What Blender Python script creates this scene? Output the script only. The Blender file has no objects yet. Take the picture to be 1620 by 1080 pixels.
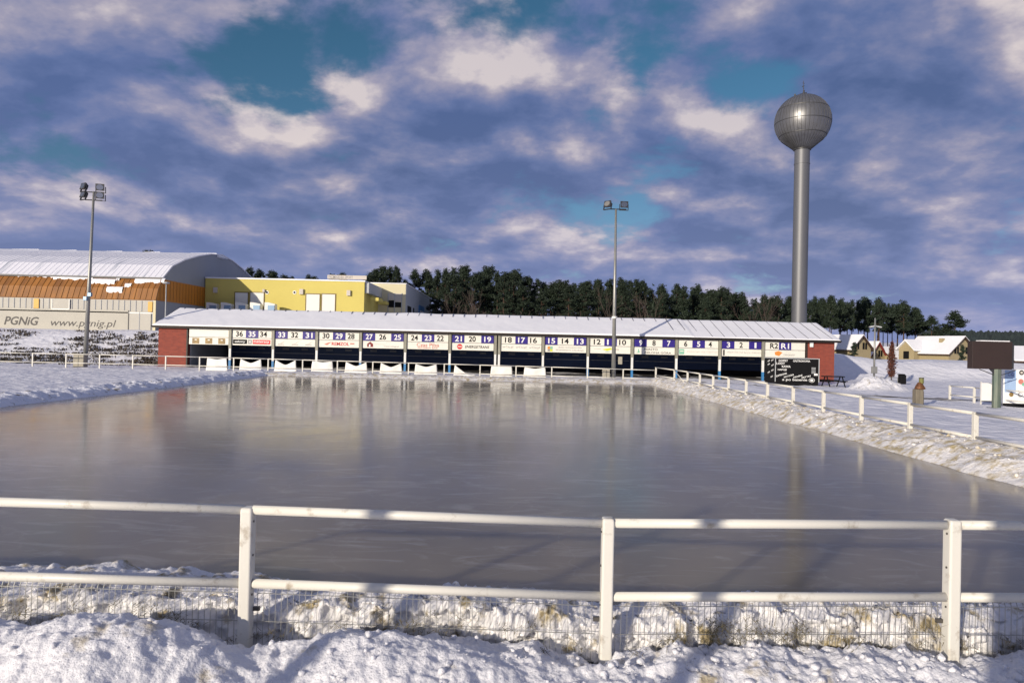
import bpy, bmesh, math, random
import numpy as np
from mathutils import Vector, Matrix
R = math.radians
random.seed(7); rng = np.random.default_rng(7)
scene = bpy.context.scene
COL = scene.collection

# ------------------------------------------------------------------ camera
F = 1110.0                        # focal length in photo pixels (1620 wide)
CAM = Vector((0, 0, 2.25))
MR = Matrix.Rotation(math.pi/2 + math.atan(8/F), 3, 'X') @ Matrix.Rotation(0.0225, 3, 'Z')
cd = bpy.data.cameras.new('camera'); cam = bpy.data.objects.new('camera', cd); COL.objects.link(cam)
cam.matrix_world = Matrix.Translation(CAM) @ MR.to_4x4()
cd.sensor_width = 36; cd.sensor_fit = 'HORIZONTAL'; cd.lens = 36*F/1620
cd.clip_start = 0.05; cd.clip_end = 5000
scene.camera = cam

# ------------------------------------------------------------------ light
SUN_AZ = 37.0; SUN_EL = 14.0      # degrees left of straight behind the camera; height
def setup_light():
    w = bpy.data.worlds.new('World'); scene.world = w; w.use_nodes = True
    nt = w.node_tree; N = nt.nodes; L = nt.links; N.clear()
    def mk(t, **k):
        n = N.new(t)
        for a, b in k.items(): setattr(n, a, b)
        return n
    def math_(op, a, b=None, c=None, clamp=False):
        n = mk('ShaderNodeMath', operation=op); n.use_clamp = clamp
        for i, v in enumerate((a, b, c)):
            if v is None: continue
            if isinstance(v, (int, float)): n.inputs[i].default_value = v
            else: L.new(v, n.inputs[i])
        return n.outputs[0]
    def ramp(v, pts, interp='EASE'):
        n = mk('ShaderNodeValToRGB'); cr = n.color_ramp; cr.interpolation = interp
        while len(cr.elements) < len(pts): cr.elements.new(0.5)
        for e, (p, c) in zip(cr.elements, pts): e.position = p; e.color = (*c, 1)
        L.new(v, n.inputs[0]); return n.outputs[0]
    def mix(f, a, b):
        n = mk('ShaderNodeMix', data_type='RGBA')
        for i, v in ((0, f), (6, a), (7, b)):
            if isinstance(v, (int, float)): n.inputs[i].default_value = v
            elif isinstance(v, tuple): n.inputs[i].default_value = (*v, 1)
            else: L.new(v, n.inputs[i])
        return n.outputs[2]
    out = mk('ShaderNodeOutputWorld')
    sky = mk('ShaderNodeTexSky', sky_type='NISHITA', sun_disc=False)
    sky.sun_elevation = R(SUN_EL); sky.sun_rotation = R(180 + SUN_AZ)
    sky.air_density = 1.0; sky.dust_density = 0.4; sky.ozone_density = 2.0
    tc = mk('ShaderNodeTexCoord'); sp = mk('ShaderNodeSeparateXYZ'); L.new(tc.outputs['Generated'], sp.inputs[0])
    z = math_('MAXIMUM', sp.outputs[2], 0.0)
    zz = math_('ADD', z, 0.30)
    px = math_('DIVIDE', sp.outputs[0], zz); py = math_('DIVIDE', sp.outputs[1], zz)
    def cloud(dx, dy, scale, detail, rough, seed, dist=0.35):
        c = mk('ShaderNodeCombineXYZ')
        L.new(math_('ADD', px, dx), c.inputs[0]); L.new(math_('ADD', py, dy), c.inputs[1]); c.inputs[2].default_value = seed
        n = mk('ShaderNodeTexNoise', noise_dimensions='3D'); n.inputs['Scale'].default_value = scale
        n.inputs['Detail'].default_value = detail; n.inputs['Roughness'].default_value = rough
        n.inputs['Distortion'].default_value = dist
        L.new(c.outputs[0], n.inputs['Vector']); return n.outputs['Fac']
    A = SKY
    n0 = cloud(A['ox'], A['oy'], A['scale'], 10, 0.57, A['seed'], 0.12)
    n1 = cloud(A['ox']+0.03, A['oy']-0.13, A['scale'], 6, 0.52, A['seed'], 0.12)     # the same clouds a little towards the light
    big = cloud(A['ox']+3, A['oy']+1, A['scale']*0.33, 2, 0.5, A['seed']+4, 0.0)
    dens = math_('ADD', n0, math_('MULTIPLY', math_('SUBTRACT', big, 0.5), 0.35))
    low = math_('SUBTRACT', 1.0, math_('DIVIDE', z, 0.42), clamp=True)       # 1 at the horizon
    dens = math_('ADD', dens, math_('MULTIPLY', math_('POWER', low, 2.0), 0.10))
    alpha = ramp(dens, [(0.0, (0, 0, 0)), (A['c0'], (0, 0, 0)), (A['c1'], (1, 1, 1))])
    lit = math_('ADD', math_('MULTIPLY', math_('SUBTRACT', n0, n1), A['relief']), 0.37)
    thick = math_('MULTIPLY', math_('SUBTRACT', dens, 0.55), 1.3)
    lit = math_('SUBTRACT', lit, thick, clamp=True)
    ccol = ramp(lit, [(0.0, (0.062, 0.098, 0.205)), (0.28, (0.105, 0.142, 0.27)), (0.52, (0.185, 0.20, 0.31)), (0.76, (0.36, 0.325, 0.375)), (1.0, (0.68, 0.59, 0.54))], 'LINEAR')
    ccol = mix(math_('MULTIPLY', math_('SUBTRACT', 0.60, big, clamp=True), 1.1, clamp=True), ccol, (0.085, 0.145, 0.36))
    ccol = mix(math_('MULTIPLY', math_('POWER', low, 2.2), 0.65), ccol, (0.27, 0.31, 0.54))
    tint = mix(math_('POWER', low, 1.5), (0.55, 0.95, 1.05), (0.95, 0.95, 1.25))
    mul = mk('ShaderNodeMix', data_type='RGBA', blend_type='MULTIPLY'); mul.inputs[0].default_value = 1
    L.new(sky.outputs[0], mul.inputs[6]); L.new(tint, mul.inputs[7])
    b1 = mk('ShaderNodeBackground'); L.new(mul.outputs[2], b1.inputs[0]); b1.inputs[1].default_value = A['nishita']
    b2 = mk('ShaderNodeBackground'); L.new(ccol, b2.inputs[0]); b2.inputs[1].default_value = 1.0
    ms = mk('ShaderNodeMixShader'); L.new(alpha, ms.inputs[0]); L.new(b1.outputs[0], ms.inputs[1]); L.new(b2.outputs[0], ms.inputs[2])
    L.new(ms.outputs[0], out.inputs[0])
    sd = bpy.data.lights.new('sun', 'SUN'); so = bpy.data.objects.new('sun', sd); COL.objects.link(so)
    sd.energy = 3.8; sd.angle = R(0.55); sd.color = (1.0, 0.89, 0.73)
    d = Vector((math.sin(R(SUN_AZ))*math.cos(R(SUN_EL)), math.cos(R(SUN_AZ))*math.cos(R(SUN_EL)), -math.sin(R(SUN_EL))))
    so.rotation_euler = d.to_track_quat('-Z', 'Y').to_euler(); so.location = (-20, -40, 30)
SKY = dict(ox=2.5, oy=0.4, scale=2.7, seed=13.0, c0=0.34, c1=0.47, relief=3.8, nishita=0.060)
setup_light()
scene.render.engine = 'CYCLES'
vs = scene.view_settings
vs.view_transform = 'Standard'; vs.look = 'None'; vs.exposure = 0.28; vs.gamma = 1.0; vs.use_curve_mapping = False

# ------------------------------------------------------------------ helpers
def ray(u, v):
    return (MR @ Vector(((u-810)/F, -(v-540)/F, -1.0)))
def at(u, v, Y):                   # the point seen at photo pixel (u, v) at distance Y
    d = ray(u, v); return CAM + d*(Y/d.y)
def atz(u, v, Z=0.0):              # the point seen at photo pixel (u, v) on level Z
    d = ray(u, v); return CAM + d*((Z-CAM.z)/d.z)
def X(u, Y, v=560): return at(u, v, Y).x
def Zp(u, v, Y): return at(u, v, Y).z
def c(r, g, b):
    f = lambda t: (t/255/12.92) if t/255 <= 0.04045 else ((t/255+0.055)/1.055)**2.4
    return (f(r), f(g), f(b))

def sstep(a, b, x):
    t = np.clip((np.asarray(x, float)-a)/(b-a), 0, 1); return t*t*(3-2*t)
_perm = rng.random((256, 256))
def vnoise(x, y):
    x = np.asarray(x, float); y = np.asarray(y, float)
    xi = np.floor(x).astype(int); yi = np.floor(y).astype(int); fx = x-xi; fy = y-yi
    fx = fx*fx*fx*(fx*(fx*6-15)+10); fy = fy*fy*fy*(fy*(fy*6-15)+10)
    g = lambda a, b: _perm[a & 255, b & 255]
    return (g(xi, yi)*(1-fx)+g(xi+1, yi)*fx)*(1-fy)+(g(xi, yi+1)*(1-fx)+g(xi+1, yi+1)*fx)*fy - 0.5
def fbm(x, y, s, o=4, gain=0.5):
    a = 1.0; r = 0
    for i in range(o):
        r = r + a*vnoise(np.asarray(x)*s+17.3*i, np.asarray(y)*s+5.1*i); a *= gain; s *= 2.03
    return r
def billow(x, y, s, o=3, gain=0.5):
    a = 1.0; r = 0
    for i in range(o):
        r = r + a*(0.5-np.abs(2*vnoise(np.asarray(x)*s+31.7*i, np.asarray(y)*s+9.4*i))); a *= gain; s *= 2.1
    return r

class MB:
    def __init__(s): s.v = []; s.f = []
    def add(s, vs, fs):
        o = len(s.v); s.v += [tuple(p) for p in vs]; s.f += [tuple(i+o for i in f) for f in fs]; return s
    def box(s, x0, x1, y0, y1, z0, z1):
        return s.add([(x0,y0,z0),(x1,y0,z0),(x1,y1,z0),(x0,y1,z0),(x0,y0,z1),(x1,y0,z1),(x1,y1,z1),(x0,y1,z1)],
                     [(0,3,2,1),(4,5,6,7),(0,1,5,4),(1,2,6,5),(2,3,7,6),(3,0,4,7)])
    def prism(s, poly, axis, a, b):
        # poly: 2-D points; axis 'x' -> (y,z), 'y' -> (x,z), 'z' -> (x,y)
        P = {'x': lambda p, t: (t, p[0], p[1]), 'y': lambda p, t: (p[0], t, p[1]), 'z': lambda p, t: (p[0], p[1], t)}[axis]
        n = len(poly)
        return s.add([P(p, a) for p in poly]+[P(p, b) for p in poly],
                     [tuple(range(n))[::-1], tuple(range(n, 2*n))]+[(i, (i+1) % n, n+(i+1) % n, n+i) for i in range(n)])
    def tube(s, p0, p1, r0, r1=None, n=8, cap=True):
        r1 = r0 if r1 is None else r1
        p0 = Vector(p0); p1 = Vector(p1); d = (p1-p0).normalized()
        a = d.orthogonal().normalized(); b = d.cross(a)
        vs = []
        for p, r in ((p0, r0), (p1, r1)):
            for i in range(n):
                t = 2*math.pi*i/n; vs.append(p+a*(r*math.cos(t))+b*(r*math.sin(t)))
        fs = [(i, (i+1) % n, n+(i+1) % n, n+i) for i in range(n)]
        if cap: fs += [tuple(range(n))[::-1], tuple(range(n, 2*n))]
        return s.add(vs, fs)
    def lathe(s, cx, cy, prof, n=24):
        vs = []; fs = []; m = len(prof)
        for r, z in prof:
            for i in range(n):
                t = 2*math.pi*i/n; vs.append((cx+r*math.cos(t), cy+r*math.sin(t), z))
        for j in range(m-1):
            for i in range(n): fs.append((j*n+i, j*n+(i+1) % n, (j+1)*n+(i+1) % n, (j+1)*n+i))
        fs += [tuple(range(n))[::-1], tuple(range((m-1)*n, m*n))]
        return s.add(vs, fs)
    def quad(s, a, b, c_, d): return s.add([a, b, c_, d], [(0, 1, 2, 3)])
    def build(s, name, mat, parent=None, smooth=False, bevel=0.0):
        off = wloc(parent) if parent else Vector((0, 0, 0))
        me = bpy.data.meshes.new(name)
        me.from_pydata([(p[0]-off.x, p[1]-off.y, p[2]-off.z) for p in s.v], [], s.f)
        me.materials.append(M[mat] if isinstance(mat, str) else mat)
        if smooth: me.polygons.foreach_set('use_smooth', [True]*len(me.polygons))
        me.update()
        o = bpy.data.objects.new(name, me); COL.objects.link(o); o.parent = parent
        if bevel:
            m = o.modifiers.new('bevel', 'BEVEL'); m.width = bevel; m.segments = 2; m.limit_method = 'ANGLE'
        return o
def wloc(o):
    v = Vector((0, 0, 0))
    while o: v = v+o.location; o = o.parent
    return v
def tag(o, label=None, cat=None, group=None, kind=None):
    for k, v in (('label', label), ('category', cat), ('group', group), ('kind', kind)):
        if v: o[k] = v
    return o
def thing(name, loc, label, cat, group=None):
    o = bpy.data.objects.new(name, None); COL.objects.link(o); o.location = loc
    o.empty_display_size = 0.2
    return tag(o, label, cat, group)
def copy_tree(o, parent=None):
    k = o.copy(); COL.objects.link(k); k.parent = parent
    for ch in list(o.children): copy_tree(ch, k)
    return k
def grid_obj(name, Xs, Ys, Zs, mat, kind=None, smooth=True, parent=None):
    ny, nx = Xs.shape
    v = np.stack([Xs, Ys, Zs], -1).reshape(-1, 3)
    idx = np.arange(nx*ny).reshape(ny, nx)
    f = np.stack([idx[:-1, :-1], idx[:-1, 1:], idx[1:, 1:], idx[1:, :-1]], -1).reshape(-1, 4)
    me = bpy.data.meshes.new(name); me.from_pydata(v.tolist(), [], f.tolist()); me.materials.append(M[mat])
    if smooth: me.polygons.foreach_set('use_smooth', [True]*len(me.polygons))
    o = bpy.data.objects.new(name, me); COL.objects.link(o); o.parent = parent
    if kind: o['kind'] = kind
    return o
def raw_obj(name, v, f, mat, parent=None, kind=None, smooth=False):
    me = bpy.data.meshes.new(name); me.from_pydata(v, [], f); me.materials.append(M[mat])
    if smooth: me.polygons.foreach_set('use_smooth', [True]*len(me.polygons))
    o = bpy.data.objects.new(name, me); COL.objects.link(o); o.parent = parent
    if kind: o['kind'] = kind
    return o
def lettering(body, cx, cz, w, h, y, mat, parent, name='lettering', bold=0.0, shear=0.0, rot=0.0, depth=0.012, side=None):
    # flat letters standing on the plane y (facing the camera); side=x puts them on a plane of constant x facing -x
    cu = bpy.data.curves.new('t', 'FONT'); cu.body = body; cu.size = 1; cu.offset = bold; cu.shear = shear; cu.resolution_u = 3
    ob = bpy.data.objects.new('t', cu); COL.objects.link(ob)
    dg = bpy.context.evaluated_depsgraph_get(); me = bpy.data.meshes.new_from_object(ob.evaluated_get(dg))
    bpy.data.objects.remove(ob); bpy.data.curves.remove(cu)
    n = len(me.vertices); a = np.empty(n*3); me.vertices.foreach_get('co', a); a = a.reshape(-1, 3)
    lo = a.min(0); hi = a.max(0); q = (a-(lo+hi)/2)/np.maximum(hi-lo, 1e-6)
    px = q[:, 0]*w; pz = q[:, 1]*h
    cr, sr = math.cos(rot), math.sin(rot)
    px, pz = px*cr-pz*sr, px*sr+pz*cr
    off = wloc(parent)
    if side is None: b = np.stack([cx+px, np.full(n, y-depth), cz+pz], -1)
    else: b = np.stack([np.full(n, side-depth), y-px, cz+pz], -1)
    b = b-np.array(off)
    me.vertices.foreach_set('co', b.reshape(-1)); me.materials.clear(); me.materials.append(M[mat]); me.update()
    o = bpy.data.objects.new(name, me); COL.objects.link(o); o.parent = parent
    return o

# ------------------------------------------------------------------ materials
M = {}
def mat(name, col, rough=0.6, metal=0.0, var=0.0, vscale=3.0, bump=0.0, bscale=20.0, col2=None, spec=0.5, thr=None, stretch=None, detail=6, sss=0.0):
    m = bpy.data.materials.new(name); m.use_nodes = True; nt = m.node_tree; b = nt.nodes['Principled BSDF']
    b.inputs['Base Color'].default_value = (*col, 1); b.inputs['Roughness'].default_value = rough
    b.inputs['Metallic'].default_value = metal; b.inputs['Specular IOR Level'].default_value = spec
    tc = nt.nodes.new('ShaderNodeTexCoord'); vec = tc.outputs['Object']
    if sss: b.subsurface_method = 'BURLEY'; b.inputs['Subsurface Weight'].default_value = 0.6; b.inputs['Subsurface Radius'].default_value = (1, 1, 1); b.inputs['Subsurface Scale'].default_value = sss
    if stretch:
        mp = nt.nodes.new('ShaderNodeMapping'); mp.inputs['Scale'].default_value = stretch; nt.links.new(vec, mp.inputs[0]); vec = mp.outputs[0]
    if var or col2:
        n = nt.nodes.new('ShaderNodeTexNoise'); n.inputs['Scale'].default_value = vscale; n.inputs['Detail'].default_value = detail; n.inputs['Roughness'].default_value = 0.62
        nt.links.new(vec, n.inputs['Vector'])
        r = nt.nodes.new('ShaderNodeValToRGB')
        lo, hi = thr or (0.3, 0.7)
        r.color_ramp.elements[0].position = lo; r.color_ramp.elements[1].position = hi
        c2 = col2 or tuple(x*(1-var) for x in col)
        r.color_ramp.elements[0].color = (*c2, 1); r.color_ramp.elements[1].color = (*col, 1)
        nt.links.new(n.outputs['Fac'], r.inputs[0]); nt.links.new(r.outputs[0], b.inputs['Base Color'])
    if bump:
        n2 = nt.nodes.new('ShaderNodeTexNoise'); n2.inputs['Scale'].default_value = bscale; n2.inputs['Detail'].default_value = 5
        nt.links.new(vec, n2.inputs['Vector'])
        bp = nt.nodes.new('ShaderNodeBump'); bp.inputs['Strength'].default_value = 1.0; bp.inputs['Distance'].default_value = bump
        nt.links.new(n2.outputs['Fac'], bp.inputs['Height']); nt.links.new(bp.outputs[0], b.inputs['Normal'])
    M[name] = m; return m
mat('snow', (0.82, 0.82, 0.87), 0.55, var=0.10, vscale=0.6, bump=0.16, bscale=1.6)
mat('snow_near', (0.70, 0.70, 0.74), 0.55, col2=(0.38, 0.33, 0.24), vscale=2.6, thr=(0.31, 0.42), bump=0.02, bscale=34, detail=10, sss=0.03)
mat('snow_dirty', (0.76, 0.74, 0.73), 0.6, col2=(0.44, 0.36, 0.20), vscale=4.5, thr=(0.36, 0.54), bump=0.03, bscale=14, detail=10, sss=0.04)
mat('snow_mesh', (0.68, 0.67, 0.68), 0.6, sss=0.03, col2=(0.30, 0.245, 0.14), vscale=4.5, thr=(0.36, 0.47), bump=0.014, bscale=30, detail=9)
mat('snow_left', (0.78, 0.79, 0.85), 0.6, col2=(0.20, 0.17, 0.13), vscale=2.6, thr=(0.34, 0.43), bump=0.03, bscale=14)
mat('snow_roof', (0.90, 0.90, 0.93), 0.5, var=0.05, vscale=0.5, bump=0.01, bscale=4)
mat('slush', (0.62, 0.62, 0.64), 0.6, col2=(0.10, 0.085, 0.07), vscale=1.6, thr=(0.42, 0.62), stretch=(0.35, 1, 1))
mat('rail_paint', (0.68, 0.66, 0.60), 0.42, col2=(0.36, 0.31, 0.24), thr=(0.27, 0.42), vscale=7, bump=0.0012, bscale=45, detail=12)
mat('wire', (0.36, 0.36, 0.34), 0.45, metal=0.7)
mat('bolt', (0.12, 0.11, 0.10), 0.5, metal=0.6)
mat('steel', (0.34, 0.34, 0.32), 0.45, metal=0.5, var=0.2, vscale=2)
mat('steel_dark', (0.05, 0.05, 0.055), 0.5, metal=0.4)
mat('column_steel', (0.30, 0.29, 0.23), 0.5, var=0.25, vscale=3)
mat('column_white', (0.78, 0.78, 0.76), 0.5, var=0.1)
mat('column_blue', (0.05, 0.22, 0.48), 0.5, var=0.2, vscale=5)
mat('board_white', (0.80, 0.78, 0.70), 0.5, var=0.10, vscale=1.4)
mat('panel_blue', (0.035, 0.02, 0.23), 0.4, var=0.15)
mat('black', (0.008, 0.008, 0.009), 0.65, spec=0.15)
mat('white', (0.82, 0.82, 0.80), 0.5)
mat('red', (0.60, 0.03, 0.03), 0.5)
mat('pale_red', (0.58, 0.22, 0.17), 0.5)
mat('grey_print', (0.30, 0.29, 0.28), 0.6)
mat('pale_print', (0.55, 0.50, 0.44), 0.6)
mat('green_print', (0.22, 0.48, 0.34), 0.6)
mat('lime', (0.62, 0.66, 0.05), 0.5)
mat('orange_print', (0.70, 0.26, 0.05), 0.5)
mat('amber', (0.42, 0.28, 0.08), 0.4, col2=(0.10, 0.06, 0.03), vscale=2.0)
mat('navy', (0.018, 0.05, 0.15), 0.5, var=0.3, vscale=1.0, stretch=(0.3, 1, 4))
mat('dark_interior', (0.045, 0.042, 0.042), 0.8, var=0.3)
mat('plate_grey', (0.16, 0.17, 0.2), 0.6)
mat('fascia', (0.035, 0.026, 0.02), 0.6, var=0.3)
mat('roof_sheet', (0.16, 0.16, 0.19), 0.5)
mat('cloth', (0.82, 0.81, 0.78), 0.8, var=0.08, vscale=3)
mat('concrete', (0.40, 0.37, 0.30), 0.8, var=0.3, vscale=4, bump=0.01)
mat('hall_wall', (0.46, 0.44, 0.39), 0.6, var=0.10, vscale=0.5)
mat('hall_banner', (0.48, 0.46, 0.40), 0.7, var=0.08, vscale=0.4)
mat('hall_orange', (0.36, 0.15, 0.03), 0.5, col2=(0.20, 0.085, 0.025), vscale=1.2, stretch=(1, 0.2, 0.2), thr=(0.35, 0.62))
mat('hall_end', (0.30, 0.32, 0.36), 0.5, var=0.08, vscale=0.3)
mat('hall_end_orange', (0.56, 0.20, 0.02), 0.5, var=0.1, vscale=0.5)
mat('hall_rib', (0.30, 0.13, 0.03), 0.5)
mat('hall_yellow', (0.62, 0.36, 0.05), 0.5)
mat('hall_roof', (0.42, 0.45, 0.52), 0.4, col2=(0.82, 0.82, 0.88), vscale=0.9, stretch=(1.4, 0.12, 0.12), thr=(0.57, 0.72))
mat('print_dark', (0.055, 0.05, 0.05), 0.6)
mat('yellow_wall', (0.61, 0.515, 0.135), 0.75, var=0.07, vscale=0.4)
mat('cream_wall', (0.66, 0.60, 0.40), 0.75, var=0.07, vscale=0.4)
mat('grey_wall', (0.44, 0.46, 0.47), 0.7, var=0.06, vscale=0.5)
mat('window_blind', (0.72, 0.72, 0.68), 0.35)
mat('frame_brown', (0.16, 0.11, 0.03), 0.5)
mat('vent_blue', (0.20, 0.30, 0.42), 0.35, metal=0.4)
mat('tower_steel', (0.15, 0.153, 0.165), 0.5, metal=0.35, var=0.12, vscale=0.6, stretch=(1, 1, 0.08))
mat('tank_steel', (0.22, 0.22, 0.225), 0.42, metal=0.7, col2=(0.17, 0.168, 0.165), vscale=3.0, stretch=(1, 1, 0.10), thr=(0.3, 0.6))
mat('seam_dark', (0.06, 0.06, 0.06), 0.5, metal=0.3)
mat('pine_bark', (0.075, 0.042, 0.028), 0.9, var=0.4, vscale=2)
mat('bare_bark', (0.085, 0.062, 0.05), 0.9, var=0.3)
mat('brush', (0.045, 0.034, 0.027), 0.9, var=0.4, vscale=0.6)
mat('scrub', (0.085, 0.068, 0.05), 0.9, var=0.4, vscale=2)
mat('far_forest', (0.022, 0.034, 0.036), 0.9, var=0.4, vscale=0.1)
mat('copper_leaf', (0.12, 0.036, 0.020), 0.8, var=0.4, vscale=4)
mat('house_wall', (0.36, 0.295, 0.17), 0.8, var=0.12, vscale=0.8)
mat('roof_red', (0.24, 0.035, 0.03), 0.7, var=0.3)
mat('roof_brown', (0.06, 0.035, 0.025), 0.7)
mat('screen_brown', (0.035, 0.020, 0.016), 0.55, var=0.2, vscale=2)
mat('pillar_green', (0.075, 0.115, 0.095), 0.45, metal=0.2, col2=(0.17, 0.19, 0.15), vscale=5, stretch=(1, 1, 0.3))
mat('wood_grey', (0.22, 0.19, 0.14), 0.85, var=0.45, vscale=9, stretch=(1, 1, 0.15))
mat('bronze', (0.20, 0.085, 0.035), 0.5, metal=0.3, var=0.3)
mat('olive', (0.20, 0.20, 0.06), 0.6, var=0.3)
mat('pale_blue', (0.36, 0.50, 0.72), 0.5, var=0.1)
mat('flood_glass', (0.45, 0.45, 0.42), 0.08, metal=0.9)
mat('dead_grass', (0.16, 0.13, 0.055), 0.9, var=0.4, vscale=5)
mat('needle', (0.022, 0.040, 0.020), 0.75, var=0.5, vscale=0.35)
def brick_mat():
    m = bpy.data.materials.new('brick'); m.use_nodes = True; nt = m.node_tree; b = nt.nodes['Principled BSDF']
    tc = nt.nodes.new('ShaderNodeTexCoord'); mp = nt.nodes.new('ShaderNodeMapping'); mp.inputs['Rotation'].default_value = (R(90), 0, 0)
    nt.links.new(tc.outputs['Object'], mp.inputs[0])
    t = nt.nodes.new('ShaderNodeTexBrick'); nt.links.new(mp.outputs[0], t.inputs['Vector'])
    t.inputs['Scale'].default_value = 1.0; t.inputs['Brick Width'].default_value = 0.25; t.inputs['Row Height'].default_value = 0.077; t.inputs['Mortar Size'].default_value = 0.008
    t.inputs['Color1'].default_value = (0.30, 0.055, 0.032, 1); t.inputs['Color2'].default_value = (0.21, 0.036, 0.024, 1); t.inputs['Mortar'].default_value = (0.17, 0.08, 0.06, 1)
    nt.links.new(t.outputs['Color'], b.inputs['Base Color']); b.inputs['Roughness'].default_value = 0.85
    M['brick'] = m
brick_mat()
def ice_mat():
    m = bpy.data.materials.new('ice'); m.use_nodes = True; nt = m.node_tree; b = nt.nodes['Principled BSDF']; L = nt.links
    tc = nt.nodes.new('ShaderNodeTexCoord')
    def noise(s, sc, det=6, dist=0.0):
        mp = nt.nodes.new('ShaderNodeMapping'); mp.inputs['Scale'].default_value = sc; L.new(tc.outputs['Object'], mp.inputs[0])
        n = nt.nodes.new('ShaderNodeTexNoise'); n.inputs['Scale'].default_value = s; n.inputs['Detail'].default_value = det; n.inputs['Roughness'].default_value = 0.6
        n.inputs['Distortion'].default_value = dist
        L.new(mp.outputs[0], n.inputs['Vector']); return n.outputs['Fac']
    def ramp(v, p0, c0, p1, c1):
        r = nt.nodes.new('ShaderNodeValToRGB'); e = r.color_ramp.elements; e[0].position = p0; e[0].color = (*c0, 1); e[1].position = p1; e[1].color = (*c1, 1)
        L.new(v, r.inputs[0]); return r.outputs[0]
    big = noise(0.22, (1, 0.5, 1), 7, 0.6)
    col = ramp(big, 0.34, (0.185, 0.156, 0.112), 0.66, (0.26, 0.222, 0.165))
    scr = noise(1.3, (0.6, 1.8, 1), 12, 1.6)
    scol = ramp(scr, 0.52, (0, 0, 0), 0.80, (0.13, 0.135, 0.14))
    mx = nt.nodes.new('ShaderNodeMix'); mx.data_type = 'RGBA'; mx.blend_type = 'ADD'; mx.inputs[0].default_value = 1
    L.new(col, mx.inputs[6]); L.new(scol, mx.inputs[7])
    # hairline cracks and skate marks
    nz = nt.nodes.new('ShaderNodeTexNoise'); nz.inputs['Scale'].default_value = 0.7; nz.inputs['Detail'].default_value = 4; L.new(tc.outputs['Object'], nz.inputs['Vector'])
    vm = nt.nodes.new('ShaderNodeVectorMath'); vm.operation = 'MULTIPLY_ADD'; L.new(nz.outputs['Color'], vm.inputs[0]); vm.inputs[1].default_value = (2.2, 2.2, 0); L.new(tc.outputs['Object'], vm.inputs[2])
    vo = nt.nodes.new('ShaderNodeTexVoronoi'); vo.feature = 'DISTANCE_TO_EDGE'; vo.inputs['Scale'].default_value = 0.45; L.new(vm.outputs[0], vo.inputs['Vector'])
    ck = ramp(vo.outputs['Distance'], 0.0, (0.022, 0.022, 0.022), 0.010, (0, 0, 0))
    mx2 = nt.nodes.new('ShaderNodeMix'); mx2.data_type = 'RGBA'; mx2.blend_type = 'ADD'; mx2.inputs[0].default_value = 1
    L.new(mx.outputs[2], mx2.inputs[6]); L.new(ck, mx2.inputs[7]); L.new(mx2.outputs[2], b.inputs['Base Color'])
    rg = ramp(noise(0.9, (1, 0.8, 1), 12, 0.8), 0.3, (0.07,)*3, 0.7, (0.18,)*3); L.new(rg, b.inputs['Roughness'])
    b.inputs['IOR'].default_value = 1.31
    b.subsurface_method = 'BURLEY'; b.inputs['Subsurface Weight'].default_value = 0.85; b.inputs['Subsurface Radius'].default_value = (1.0, 0.9, 0.8); b.inputs['Subsurface Scale'].default_value = 1.1
    bp = nt.nodes.new('ShaderNodeBump'); bp.inputs['Strength'].default_value = 1; bp.inputs['Distance'].default_value = 0.0013
    L.new(noise(5.0, (0.6, 1.5, 1), 5), bp.inputs['Height'])
    bp2 = nt.nodes.new('ShaderNodeBump'); bp2.inputs['Strength'].default_value = 1; bp2.inputs['Distance'].default_value = 0.00045
    L.new(noise(45.0, (0.5, 1.3, 1), 4), bp2.inputs['Height']); L.new(bp.outputs[0], bp2.inputs['Normal'])
    L.new(bp2.outputs[0], b.inputs['Normal']); M['ice'] = m
ice_mat()

# ------------------------------------------------------------------ the setting: ground, ice, snow banks
YR = 49.4                 # far railing
XR = 10.15                # right railing
ICE = (-15.9, 9.0, 6.15, 45.6)
def H(x, y):
    x = np.asarray(x, float); y = np.asarray(y, float)
    right = sstep(24, 30, x); left = sstep(-24, -29, x)
    h = 0.07 + 0.09*fbm(x, y, 0.22, 4)*sstep(5, 9, y)
    up = 2.75*(left*sstep(55.5, 66, y) + (1-left)*(1-right)*sstep(63.5, 69, y)) + right*((1.65+0.75*sstep(37, 29, x))*sstep(60.5, 67.5, y) - 3.4*sstep(75, 92, y))
    h = h + 0.07*billow(x, y, 0.8, 3, 0.55)*sstep(6.5, 9, y)*sstep(120, 60, y)
    h = h + up + fbm(x, y, 0.09, 3)*0.3*sstep(58, 66, y)
    h = h + 0.012*np.maximum(y-95, 0)*sstep(95, 130, y) + 7.0*sstep(190, 360, y) + 1.6*fbm(x, y, 0.012, 3)*sstep(150, 300, y)
    inr = sstep(ICE[0]-1.4, ICE[0]-0.6, x)*sstep(ICE[1]+1.0, ICE[1]+0.3, x)*sstep(5.0, 5.6, y)*sstep(ICE[3]+0.9, ICE[3]+0.3, y)
    return h*(1-inr) - 0.25*inr
def Hs(x, y): return float(H(x, y))
def axis(parts):
    a = []
    for lo, hi, st in parts: a += list(np.arange(lo, hi, st))
    return np.array(a+[parts[-1][1]])
gx = axis([(-900, -100, 50), (-100, -40, 3), (-40, 40, 0.33), (40, 110, 2.5), (110, 900, 40)])
gy = axis([(-120, -6, 6), (-6, 6, 0.6), (6, 80, 0.33), (80, 140, 2), (140, 400, 8), (400, 1500, 60)])
GX, GY = np.meshgrid(gx, gy)
tag(grid_obj('snow_ground', GX, GY, H(GX, GY), 'snow'), kind='structure')
mb = MB().box(ICE[0]-0.9, ICE[1]+0.7, 5.65, ICE[3]+0.6, -0.12, 0.0)
tag(mb.build('ice_rink', 'ice'), kind='structure')

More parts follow.
